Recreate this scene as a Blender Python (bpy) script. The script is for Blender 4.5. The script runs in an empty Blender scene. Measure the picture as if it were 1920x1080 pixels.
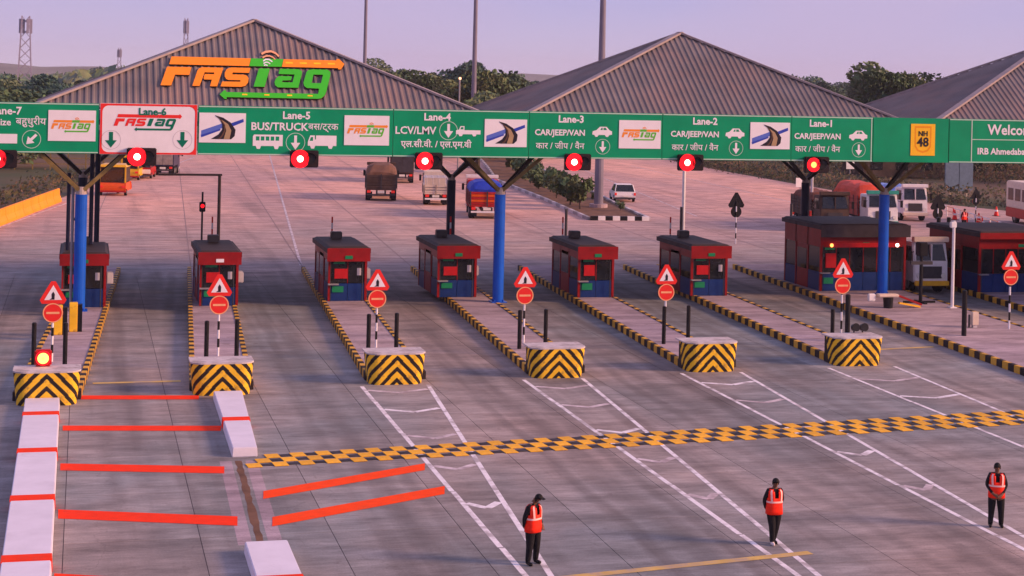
import bpy, bmesh, math, random
from math import radians as R, sin, cos, pi
from mathutils import Vector, Matrix
from mathutils.geometry import tessellate_polygon
random.seed(7)
scene = bpy.context.scene
C = scene.collection

# ------------------------------------------------------------------ camera
CAM_H = 11.3; FPX = 3200.0; ROLL = R(1.3); YAW = math.atan(809/3200); VH = -395.0
cd = bpy.data.cameras.new('camera'); cam = bpy.data.objects.new('camera', cd); C.objects.link(cam)
cd.sensor_width = 36; cd.lens = FPX*36/1920; cd.clip_start = 0.5; cd.clip_end = 12000
cd.shift_x = (VH*sin(ROLL))/1920*1.0
cd.shift_y = (VH*cos(ROLL))/1920
cam.rotation_euler = (Matrix.Rotation(-YAW, 4, 'Z') @ Matrix.Rotation(pi/2, 4, 'X') @ Matrix.Rotation(ROLL, 4, 'Z')).to_euler()
cam.location = (0, 0, CAM_H)
scene.camera = cam
scene.render.resolution_x = 1024; scene.render.resolution_y = 576

# ------------------------------------------------------------------ world, sun, exposure
SUN_EL = R(20); SUN_AZ = R(113)          # azimuth clockwise from +Y: behind and right of the camera
w = bpy.data.worlds.new('World'); scene.world = w; w.use_nodes = True
nt = w.node_tree; nt.nodes.clear()
def wn(t, **k):
    n = nt.nodes.new(t)
    for a, b in k.items(): setattr(n, a, b)
    return n
out = wn('ShaderNodeOutputWorld'); bg = wn('ShaderNodeBackground'); bg.inputs['Strength'].default_value = 0.1
sky = wn('ShaderNodeTexSky'); sky.sky_type = 'NISHITA'; sky.sun_disc = False
sky.sun_elevation = SUN_EL; sky.sun_rotation = SUN_AZ; sky.dust_density = 3; sky.ozone_density = 3
tc = wn('ShaderNodeTexCoord'); sep = wn('ShaderNodeSeparateXYZ')
nt.links.new(tc.outputs['Generated'], sep.inputs[0])
ramp = wn('ShaderNodeValToRGB')
cr = ramp.color_ramp; cr.elements[0].position = 0.0; cr.elements[0].color = (0.60, 0.50, 0.67, 1)
cr.elements[1].position = 1.0; cr.elements[1].color = (0.34, 0.34, 0.62, 1)
e = cr.elements.new(0.045); e.color = (0.45, 0.41, 0.68, 1)
e = cr.elements.new(0.3); e.color = (0.42, 0.395, 0.66, 1)
nt.links.new(sep.outputs['Z'], ramp.inputs[0])
noi = wn('ShaderNodeTexNoise'); noi.inputs['Scale'].default_value = 5.5; noi.inputs['Detail'].default_value = 2.5
mp = wn('ShaderNodeMapping'); mp.inputs['Scale'].default_value = (1, 1, 2.6)
nt.links.new(tc.outputs['Generated'], mp.inputs[0]); nt.links.new(mp.outputs[0], noi.inputs['Vector'])
nr = wn('ShaderNodeMapRange'); nr.inputs[1].default_value = 0.38; nr.inputs[2].default_value = 0.62
nt.links.new(noi.outputs[0], nr.inputs[0])
mixp = wn('ShaderNodeMixRGB'); mixp.inputs[2].default_value = (0.52, 0.425, 0.65, 1)
mf = wn('ShaderNodeMath', operation='MULTIPLY'); mf.inputs[1].default_value = 0.75
nt.links.new(nr.outputs[0], mf.inputs[0]); nt.links.new(mf.outputs[0], mixp.inputs[0]); nt.links.new(ramp.outputs[0], mixp.inputs[1])
sc = wn('ShaderNodeVectorMath', operation='SCALE'); sc.inputs['Scale'].default_value = 10.0
nt.links.new(mixp.outputs[0], sc.inputs[0])
mx = wn('ShaderNodeMixRGB'); mx.inputs[0].default_value = 0.93
nt.links.new(sky.outputs[0], mx.inputs[1]); nt.links.new(sc.outputs[0], mx.inputs[2])
nt.links.new(mx.outputs[0], bg.inputs[0]); nt.links.new(bg.outputs[0], out.inputs['Surface'])

sd = bpy.data.lights.new('sun', 'SUN'); sd.energy = 4.7; sd.angle = R(14); sd.color = (1.0, 0.57, 0.36)
so = bpy.data.objects.new('sun', sd); C.objects.link(so)
sdir = Vector((sin(SUN_AZ)*cos(SUN_EL), cos(SUN_AZ)*cos(SUN_EL), sin(SUN_EL)))
so.rotation_euler = sdir.to_track_quat('Z', 'Y').to_euler()
vs = scene.view_settings; vs.view_transform = 'Standard'; vs.look = 'None'; vs.exposure = 0.2; vs.gamma = 1; vs.use_curve_mapping = False

# ------------------------------------------------------------------ measured rays (photo pixel -> place on a real plane)
def ray(px, py):
    dx = px-960; dy = py-540
    u = dx*cos(ROLL)+dy*sin(ROLL); v = -dx*sin(ROLL)+dy*cos(ROLL)
    a = u/FPX; c = -(v-VH)/FPX
    return a*cos(YAW)+sin(YAW), cos(YAW)-a*sin(YAW), c
def gp(px, py, z=0):
    X, Y, Z = ray(px, py); t = (z-CAM_H)/Z; return X*t, Y*t
def fp(px, py, Y0):
    X, Y, Z = ray(px, py); t = Y0/Y; return X*t, CAM_H+Z*t
def inview(X, Y, Z=0, m=60):
    a = X*cos(YAW)-Y*sin(YAW); b = X*sin(YAW)+Y*cos(YAW)
    if b < 5: return False
    u = FPX*a/b; v = VH+FPX*(CAM_H-Z)/b
    x = 960+u*cos(ROLL)-v*sin(ROLL); y = 540+u*sin(ROLL)+v*cos(ROLL)
    return -m < x < 1920+m and -m < y < 1080+m

# ------------------------------------------------------------------ materials
def mat(name, col, rough=0.7, metal=0.0, var=0.12, scale=3.0, bump=0.0, bscale=40.0, emit=None, estr=0.0, alpha=None, objvar=0.0, stretch=None, dark=None):
    m = bpy.data.materials.new(name); m.use_nodes = True
    t = m.node_tree; b = t.nodes['Principled BSDF']
    b.inputs['Roughness'].default_value = rough; b.inputs['Metallic'].default_value = metal; b.inputs['Specular IOR Level'].default_value = 0.5 if rough < 0.3 else 0.22
    tcn = t.nodes.new('ShaderNodeTexCoord'); vec = tcn.outputs['Object']
    if stretch:
        mpn = t.nodes.new('ShaderNodeMapping'); mpn.inputs['Scale'].default_value = stretch
        t.links.new(vec, mpn.inputs[0]); vec = mpn.outputs[0]
    n = t.nodes.new('ShaderNodeTexNoise'); n.inputs['Scale'].default_value = scale; n.inputs['Detail'].default_value = 5
    t.links.new(vec, n.inputs['Vector'])
    mr = t.nodes.new('ShaderNodeMapRange'); mr.inputs[1].default_value = 0.3; mr.inputs[2].default_value = 0.7
    mr.inputs[3].default_value = 1-var; mr.inputs[4].default_value = 1+var
    t.links.new(n.outputs[0], mr.inputs[0])
    v = t.nodes.new('ShaderNodeVectorMath'); v.operation = 'SCALE'; v.inputs[0].default_value = col[:3]
    t.links.new(mr.outputs[0], v.inputs['Scale']); last = v.outputs[0]
    if objvar:
        oi = t.nodes.new('ShaderNodeObjectInfo'); m2 = t.nodes.new('ShaderNodeMapRange')
        m2.inputs[3].default_value = 1-objvar; m2.inputs[4].default_value = 1+objvar
        t.links.new(oi.outputs['Random'], m2.inputs[0])
        v2 = t.nodes.new('ShaderNodeVectorMath'); v2.operation = 'SCALE'
        t.links.new(last, v2.inputs[0]); t.links.new(m2.outputs[0], v2.inputs['Scale']); last = v2.outputs[0]
    if dark:   # worn / dirty blotches of another colour: (colour, scale, threshold, softness, strength)
        dcol, ds, th_, so_, st_ = dark
        n2 = t.nodes.new('ShaderNodeTexNoise'); n2.inputs['Scale'].default_value = ds; n2.inputs['Detail'].default_value = 6
        n2.inputs['Roughness'].default_value = 0.62
        t.links.new(tcn.outputs['Object'], n2.inputs['Vector'])
        m3 = t.nodes.new('ShaderNodeMapRange'); m3.inputs[1].default_value = th_; m3.inputs[2].default_value = th_+so_; m3.inputs[4].default_value = st_
        t.links.new(n2.outputs[0], m3.inputs[0])
        mm = t.nodes.new('ShaderNodeMixRGB'); mm.inputs[2].default_value = (*dcol, 1)
        t.links.new(m3.outputs[0], mm.inputs[0]); t.links.new(last, mm.inputs[1]); last = mm.outputs[0]
    t.links.new(last, b.inputs['Base Color'])
    if bump:
        n3 = t.nodes.new('ShaderNodeTexNoise'); n3.inputs['Scale'].default_value = bscale; n3.inputs['Detail'].default_value = 4
        t.links.new(tcn.outputs['Object'], n3.inputs['Vector'])
        bp = t.nodes.new('ShaderNodeBump'); bp.inputs['Strength'].default_value = bump; bp.inputs['Distance'].default_value = 0.02
        t.links.new(n3.outputs[0], bp.inputs['Height']); t.links.new(bp.outputs[0], b.inputs['Normal'])
    if emit:
        b.inputs['Emission Color'].default_value = (*emit, 1); b.inputs['Emission Strength'].default_value = estr
    return m

def concrete(name, base, warm, objv, streak=0.35, lanes=False, far=None):
    """broom-finished concrete with tyre streaks, oil drips and patchy tone, laid out in world metres"""
    m = bpy.data.materials.new(name); m.use_nodes = True; t = m.node_tree; b = t.nodes['Principled BSDF']
    b.inputs['Roughness'].default_value = 0.85; b.inputs['Specular IOR Level'].default_value = 0.2
    L = t.links.new; N = t.nodes.new
    g = N('ShaderNodeNewGeometry')
    def noise(scale, vecscale=(1, 1, 1), detail=5, rough=0.55, offs=(0, 0, 0)):
        mpn = N('ShaderNodeMapping'); mpn.inputs['Scale'].default_value = vecscale; mpn.inputs['Location'].default_value = offs
        L(g.outputs['Position'], mpn.inputs[0]); n = N('ShaderNodeTexNoise'); n.inputs['Scale'].default_value = scale
        n.inputs['Detail'].default_value = detail; n.inputs['Roughness'].default_value = rough; L(mpn.outputs[0], n.inputs['Vector']); return n.outputs[0]
    def rng(s, a, b_, c, d):
        r = N('ShaderNodeMapRange'); r.inputs[1].default_value = a; r.inputs[2].default_value = b_; r.inputs[3].default_value = c; r.inputs[4].default_value = d
        L(s, r.inputs[0]); return r.outputs[0]
    def mix(f, a, c):
        q = N('ShaderNodeMixRGB')
        if isinstance(f, float): q.inputs[0].default_value = f
        else: L(f, q.inputs[0])
        for i, s in ((1, a), (2, c)):
            if isinstance(s, tuple): q.inputs[i].default_value = (*s, 1)
            else: L(s, q.inputs[i])
        return q.outputs[0]
    def scl(c, f):
        q = N('ShaderNodeVectorMath'); q.operation = 'SCALE'; L(c, q.inputs[0]); L(f, q.inputs['Scale']); return q.outputs[0]
    c = mix(rng(noise(0.09, (1, 0.5, 1)), 0.4, 0.62, 0, 1), base, warm)
    if far:    # redder pavement takes over gradually beyond the plaza, with some haze glow painted in
        sy_ = N('ShaderNodeSeparateXYZ'); L(g.outputs['Position'], sy_.inputs[0]); ad = N('ShaderNodeMath'); ad.operation = 'MULTIPLY_ADD'
        L(noise(0.05, (1, 1, 1), 5, 0.6, (7, 7, 0)), ad.inputs[0]); ad.inputs[1].default_value = 70; L(sy_.outputs[1], ad.inputs[2])
        fc = mix(rng(noise(0.05, (1, 0.4, 1)), 0.42, 0.6, 0, 1), far[0], far[1])
        c = mix(rng(ad.outputs[0], 128, 185, 0, 1), c, fc)
    c = scl(c, rng(noise(0.6, (0.55, 1.6, 1), 7, 0.65), 0.32, 0.68, 0.64, 1.34))     # blotches
    c = scl(c, rng(noise(5.0, (0.25, 1.3, 1), 6, 0.7), 0.30, 0.70, 0.80, 1.20))      # broom marks across the lane
    c = scl(c, rng(noise(22.0, (1, 1, 1), 4, 0.7), 0.3, 0.7, 0.82, 1.18))
    st = rng(noise(0.5, (1, 0.045, 1), 4, 0.6, (3, 0, 0)), 0.52, 0.7, 0, streak)      # long tyre/oil streaks
    c = mix(st, c, (0.075, 0.058, 0.058))
    sp = rng(noise(1.7, (1, 0.7, 1), 6, 0.7, (9, 4, 0)), 0.60, 0.72, 0, 0.45)
    c = mix(sp, c, (0.10, 0.075, 0.075))
    if lanes:   # oil drips and tyre tracks along each toll lane
        def mth(op, a, b_=None):
            q = N('ShaderNodeMath'); q.operation = op
            for i, v_ in ((0, a), (1, b_)):
                if v_ is None: continue
                if isinstance(v_, (int, float)): q.inputs[i].default_value = v_
                else: L(v_, q.inputs[i])
            return q.outputs[0]
        sp_ = N('ShaderNodeSeparateXYZ'); L(g.outputs['Position'], sp_.inputs[0])
        sk = mth('MULTIPLY', mth('MAXIMUM', mth('SUBTRACT', sp_.outputs[1], 60.0), 0.0), 0.055)
        wv_ = mth('MULTIPLY', mth('SUBTRACT', noise(0.12), 0.5), 1.2)
        u = mth('DIVIDE', mth('ADD', mth('SUBTRACT', mth('SUBTRACT', sp_.outputs[0], sk), 1.9), wv_), 6.3)
        d = mth('MULTIPLY', mth('ABSOLUTE', mth('SUBTRACT', mth('FRACT', mth('ADD', u, 20.5)), 0.5)), 6.3)
        oil = rng(d, 0.12, 0.75, 0.55, 0.0)
        ty = rng(mth('ABSOLUTE', mth('SUBTRACT', d, 0.95)), 0.10, 0.34, 0.42, 0.0)
        md = rng(noise(0.35, (1, 0.12, 1), 5, 0.65, (5, 2, 0)), 0.36, 0.66, 0.15, 1.0)
        c = mix(mth('MULTIPLY', mth('MAXIMUM', oil, ty), md), c, (0.085, 0.072, 0.072))
    cr_ = N('ShaderNodeTexVoronoi'); cr_.feature = 'DISTANCE_TO_EDGE'; cr_.inputs['Scale'].default_value = 0.16
    wob = N('ShaderNodeMixRGB'); wob.inputs[0].default_value = 0.06; L(g.outputs['Position'], wob.inputs[1])
    nz = N('ShaderNodeTexNoise'); nz.inputs['Scale'].default_value = 0.8; L(g.outputs['Position'], nz.inputs['Vector'])
    sc_ = N('ShaderNodeVectorMath'); sc_.operation = 'SCALE'; sc_.inputs['Scale'].default_value = 30; L(nz.outputs['Color'], sc_.inputs[0]); L(sc_.outputs[0], wob.inputs[2])
    L(wob.outputs[0], cr_.inputs['Vector'])
    c = mix(rng(cr_.outputs['Distance'], 0.0, 0.004, 0.22, 0.0), c, (0.05, 0.04, 0.04))
    if objv:
        oi = N('ShaderNodeObjectInfo'); c = scl(c, rng(oi.outputs['Random'], 0, 1, 1-objv, 1+objv))
    L(c, b.inputs['Base Color'])
    bp = N('ShaderNodeBump'); bp.inputs['Strength'].default_value = 0.35; bp.inputs['Distance'].default_value = 0.02
    L(noise(14.0, (0.5, 2, 1), 6, 0.7), bp.inputs['Height']); L(bp.outputs[0], b.inputs['Normal'])
    return m

M = {}
M['slab'] = concrete('plaza_concrete', (0.215, 0.222, 0.232), (0.340, 0.270, 0.250), 0.12, 0.55, True, ((0.48, 0.30, 0.275), (0.68, 0.38, 0.30)))
M['road'] = concrete('far_concrete', (0.215, 0.222, 0.232), (0.340, 0.270, 0.250), 0.0, 0.3, False, ((0.48, 0.30, 0.275), (0.68, 0.38, 0.30)))
M['joint'] = mat('joint_filler', (0.10, 0.08, 0.085), 0.95)
M['island'] = concrete('island_paving', (0.36, 0.28, 0.32), (0.40, 0.30, 0.31), 0.0, 0.1)
M['soil'] = mat('dry_field', (0.135, 0.085, 0.055), 0.95, var=0.35, scale=0.06, bump=0.4, bscale=1.0, dark=((0.06, 0.075, 0.035), 0.02, 0.45, 0.12, 0.85))
M['hill'] = mat('hill_scrub', (0.14, 0.13, 0.11), 0.95, var=0.3, scale=0.01)
M['earth'] = mat('median_soil', (0.16, 0.085, 0.055), 0.95, var=0.35, scale=1.2, bump=0.4, bscale=6)
M['whitep'] = mat('road_paint_white', (0.80, 0.76, 0.80), 0.6, var=0.1, scale=6, dark=((0.30, 0.25, 0.25), 1.7, 0.47, 0.14, 0.75))
M['wornp'] = mat('worn_white_paint', (0.62, 0.54, 0.57), 0.7, var=0.2, scale=5, dark=((0.30, 0.235, 0.245), 1.1, 0.42, 0.2, 0.9))
M['redp'] = mat('road_paint_red', (0.88, 0.035, 0.003), 0.9, var=0.08, scale=3, dark=((0.45, 0.06, 0.04), 1.6, 0.58, 0.15, 0.5))
M['orangep'] = mat('road_paint_orange', (0.92, 0.062, 0.002), 0.9, var=0.08, scale=3, dark=((0.5, 0.09, 0.03), 1.6, 0.58, 0.15, 0.5))
M['yellowp'] = mat('road_paint_yellow', (0.85, 0.43, 0.02), 0.6, var=0.18, scale=2.5, objvar=0.14, dark=((0.30, 0.16, 0.06), 2.2, 0.55, 0.2, 0.6))
M['yline'] = mat('worn_yellow_line', (0.62, 0.42, 0.12), 0.7, var=0.2, scale=3, dark=((0.32, 0.25, 0.24), 1.5, 0.45, 0.2, 0.85))
M['blackp'] = mat('road_paint_black', (0.035, 0.03, 0.04), 0.65, var=0.3, scale=2.5, objvar=0.3)
M['kerbw'] = mat('kerb_white_paint', (0.70, 0.67, 0.76), 0.6, var=0.06, scale=1.6, bump=0.2, bscale=12, dark=((0.42, 0.37, 0.42), 0.9, 0.6, 0.2, 0.4))
M['kerby'] = mat('kerb_yellow_paint', (0.66, 0.36, 0.045), 0.6, var=0.2, scale=3, objvar=0.15, dark=((0.20, 0.11, 0.05), 3, 0.55, 0.2, 0.7))
M['kerbb'] = mat('kerb_black_paint', (0.03, 0.022, 0.022), 0.65, var=0.3, scale=3, objvar=0.25)
M['chevy'] = mat('chevron_yellow', (0.88, 0.52, 0.03), 0.5, var=0.12, scale=2, dark=((0.16, 0.10, 0.06), 2.3, 0.56, 0.12, 0.75))
M['chevb'] = mat('chevron_black', (0.022, 0.016, 0.016), 0.5, var=0.3)
M['nosec'] = mat('nose_concrete', (0.52, 0.46, 0.47), 0.8, var=0.2, scale=3, bump=.4, bscale=9, dark=((0.2, 0.16, 0.15), 2.2, 0.52, 0.15, 0.7))
M['green'] = mat('sign_green', (0.0, 0.29, 0.125), 0.38, var=0.1, scale=0.9, dark=((0.0, 0.24, 0.13), 0.5, 0.5, 0.3, 0.6))
M['signw'] = mat('sign_white', (0.80, 0.76, 0.80), 0.4, var=0.03)
M['signpale'] = mat('sign_pale_green', (0.50, 0.66, 0.56), 0.45, var=0.05)
M['signgr'] = mat('sign_frame_grey', (0.28, 0.33, 0.28), 0.6)
M['signred'] = mat('sign_red', (0.78, 0.03, 0.025), 0.4, var=0.05)
M['signora'] = mat('sign_orange', (0.85, 0.27, 0.03), 0.4, var=0.04)
M['signlime'] = mat('sign_lime', (0.12, 0.50, 0.04), 0.4, var=0.04)
M['signdg'] = mat('sign_dark_green', (0.0, 0.16, 0.09), 0.4, var=0.04)
M['signblue'] = mat('sign_blue', (0.03, 0.06, 0.42), 0.4, var=0.05)
M['signblue2'] = mat('sign_light_blue', (0.10, 0.16, 0.55), 0.4, var=0.05)
M['signblack'] = mat('sign_black', (0.02, 0.016, 0.025), 0.4, var=0.05)
M['signtan'] = mat('sign_tan', (0.40, 0.27, 0.15), 0.4, var=0.08)
M['signdk'] = mat('sign_brown', (0.12, 0.06, 0.04), 0.4, var=0.08)
M['signyel'] = mat('sign_yellow', (0.90, 0.50, 0.02), 0.4, var=0.05)
M['signy2'] = mat('sign_amber', (0.80, 0.30, 0.01), 0.4, var=0.05)
M['logoO'] = mat('logo_orange', (0.95, 0.27, 0.005), 0.35, var=0.04)
M['logoG'] = mat('logo_green', (0.045, 0.50, 0.012), 0.35, var=0.04)
M['logoS'] = mat('logo_side_brown', (0.05, 0.018, 0.01), 0.5)
M['logoY'] = mat('logo_yellow', (0.95, 0.55, 0.01), 0.4)
M['logoP'] = mat('logo_pale_orange', (0.85, 0.40, 0.20), 0.4)
M['roof'] = mat('roof_sheet', (0.172, 0.146, 0.148), 0.6, metal=0.0, var=0.2, scale=0.5, bump=0.1, bscale=8, dark=((0.28, 0.175, 0.155), 0.3, 0.46, 0.25, 0.7))
M['roofcap'] = mat('roof_ridge_cap', (0.33, 0.26, 0.25), 0.5, var=0.12)
M['roofdark'] = mat('roof_sheet_deep', (0.055, 0.05, 0.14), 0.55, var=0.15, scale=0.5)
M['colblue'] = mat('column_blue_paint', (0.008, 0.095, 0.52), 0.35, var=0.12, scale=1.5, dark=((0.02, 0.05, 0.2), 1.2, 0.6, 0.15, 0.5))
M['colnavy'] = mat('column_navy', (0.010, 0.013, 0.040), 0.4, var=0.15)
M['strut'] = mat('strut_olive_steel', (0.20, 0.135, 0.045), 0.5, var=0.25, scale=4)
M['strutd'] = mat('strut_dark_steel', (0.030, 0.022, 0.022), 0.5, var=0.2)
M['collar'] = mat('column_collar', (0.42, 0.33, 0.30), 0.5)
M['black'] = mat('black_paint', (0.012, 0.011, 0.013), 0.4, var=0.2)
M['dark'] = mat('dark_metal', (0.05, 0.045, 0.05), 0.5, var=0.2)
M['grey'] = mat('grey_metal', (0.28, 0.26, 0.28), 0.5, var=0.12)
M['lgrey'] = mat('light_grey_metal', (0.55, 0.50, 0.52), 0.5, var=0.1)
M['twr'] = mat('tower_steel_hazed', (0.30, 0.27, 0.36), 0.6)  # steel paled towards lavender, distance haze put into the colour
M['farjoint'] = mat('far_joint', (0.26, 0.185, 0.18), 0.9)
M['mast'] = mat('mast_steel', (0.19, 0.17, 0.22), 0.45, var=0.12, scale=0.6)
M['white'] = mat('white_paint', (0.78, 0.74, 0.74), 0.4, var=0.06)
M['cream'] = mat('cream_paint', (0.72, 0.58, 0.46), 0.45, var=0.08)
M['brd'] = mat('booth_red', (0.27, 0.009, 0.011), 0.35, var=0.15, dark=((0.12, 0.01, 0.012), 1.5, 0.55, 0.2, 0.6))
M['brdb'] = mat('booth_bright_red', (0.50, 0.012, 0.016), 0.35, var=0.12)
M['bblue'] = mat('booth_blue', (0.010, 0.035, 0.15), 0.35, var=0.15)
M['bgreen'] = mat('booth_green', (0.01, 0.22, 0.09), 0.4, var=0.1)
M['broof'] = mat('booth_roof', (0.055, 0.04, 0.045), 0.6, var=0.25, scale=2)
M['glass'] = mat('dark_glass', (0.012, 0.014, 0.018), 0.06, var=0.1)
M['interior'] = mat('booth_interior', (0.12, 0.07, 0.05), 0.7, var=0.4, scale=2)
M['tyre'] = mat('tyre_rubber', (0.015, 0.014, 0.015), 0.85)
M['rim'] = mat('wheel_rim', (0.25, 0.22, 0.22), 0.45, metal=0.4)
M['jersey'] = mat('barrier_orange', (0.90, 0.30, 0.012), 0.55, var=0.08, scale=0.6, dark=((0.5, 0.2, 0.03), 0.9, 0.6, 0.2, 0.5))
M['oauto'] = mat('vehicle_orange', (0.75, 0.10, 0.012), 0.35, var=0.08)
M['yauto'] = mat('vehicle_yellow', (0.75, 0.40, 0.02), 0.35, var=0.08)
M['vred'] = mat('vehicle_red', (0.42, 0.02, 0.02), 0.35, var=0.1)
M['vnavy'] = mat('vehicle_navy', (0.03, 0.03, 0.07), 0.35, var=0.1)
M['vbrown'] = mat('truck_brown', (0.075, 0.045, 0.035), 0.7, var=0.3, scale=1.5)
M['tarp'] = mat('tarp_brown', (0.17, 0.085, 0.055), 0.85, var=0.35, scale=1.4, bump=0.8, bscale=3)
M['tarpb'] = mat('tarp_blue', (0.015, 0.04, 0.36), 0.6, var=0.25, scale=2, bump=0.8, bscale=3)
M['tarplb'] = mat('tarp_light_blue', (0.20, 0.30, 0.62), 0.6, var=0.25, scale=2, bump=0.8, bscale=3)
M['tarpr'] = mat('tarp_red', (0.55, 0.06, 0.025), 0.6, var=0.2, scale=1, bump=0.6, bscale=3)
M['teal'] = mat('vehicle_teal', (0.04, 0.32, 0.24), 0.4, var=0.12)
M['tgrey'] = mat('truck_grey', (0.30, 0.24, 0.21), 0.6, var=0.3, scale=2)
M['plate'] = mat('number_plate', (0.75, 0.70, 0.62), 0.5)
M['tail'] = mat('tail_light_red', (0.55, 0.01, 0.01), 0.25, emit=(1, 0.05, 0.03), estr=0.25)
M['head'] = mat('head_light', (0.75, 0.72, 0.66), 0.15)
M['lampR'] = mat('signal_lens_lit_red', (0.5, 0.0, 0.0), 0.3, emit=(1.0, 0.01, 0.02), estr=1.4)
M['lampC'] = mat('signal_led_core', (0.9, 0.6, 0.5), 0.3, emit=(1.0, 0.72, 0.55), estr=6.0)
M['lampO'] = mat('signal_led_amber', (0.9, 0.4, 0.1), 0.3, emit=(1.0, 0.30, 0.06), estr=3.0)
M['lampY'] = mat('beacon_yellow', (0.9, 0.6, 0.1), 0.3, emit=(1.0, 0.62, 0.12), estr=2.2)
M['signalbox'] = mat('signal_housing', (0.02, 0.012, 0.014), 0.5)
M['skin'] = mat('skin', (0.17, 0.08, 0.05), 0.6, var=0.1, scale=8)
M['cloth'] = mat('black_cloth', (0.010, 0.009, 0.012), 0.85, var=0.35, scale=12)
M['vest'] = mat('vest_orange_red', (0.95, 0.025, 0.006), 0.6, var=0.12, scale=9)
M['reflect'] = mat('reflective_tape', (0.95, 0.55, 0.50), 0.35, var=0.05)
M['hair'] = mat('black_hair', (0.008, 0.007, 0.007), 0.7)
M['shoe'] = mat('black_shoe', (0.012, 0.010, 0.010), 0.45)
M['shoew'] = mat('pale_shoe', (0.70, 0.60, 0.60), 0.6)
M['orangev'] = mat('orange_cloth', (0.85, 0.06, 0.03), 0.7, var=0.1)
M['leafA'] = mat('foliage_green', (0.085, 0.135, 0.060), 0.75, var=0.5, scale=0.35)
M['leafB'] = mat('foliage_dark', (0.050, 0.095, 0.072), 0.75, var=0.5, scale=0.35)
M['leafC'] = mat('foliage_olive', (0.125, 0.15, 0.070), 0.75, var=0.5, scale=0.35)
M['scrubA'] = mat('scrub_olive', (0.085, 0.075, 0.035), 0.9, var=.4, scale=.5)
M['scrubB'] = mat('scrub_dark', (0.045, 0.05, 0.03), 0.9, var=.4, scale=.5)
M['scrubC'] = mat('scrub_dry', (0.12, 0.075, 0.05), 0.9, var=.4, scale=.5)
M['bark'] = mat('bark', (0.07, 0.05, 0.04), 0.9, var=0.3)
M['brickload'] = mat('brick_load', (0.16, 0.055, 0.035), 0.85, var=0.5, scale=1.2, bump=0.6, bscale=5)
M['wall'] = mat('far_wall', (0.40, 0.30, 0.32), 0.8, var=0.12)
M['billb'] = mat('billboard_back_blue', (0.12, 0.17, 0.24), 0.6, var=0.12)
M['lampH'] = mat('lit_lamp', (1, 0.6, 0.4), 0.3, emit=(1.0, 0.45, 0.25), estr=2)

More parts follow.
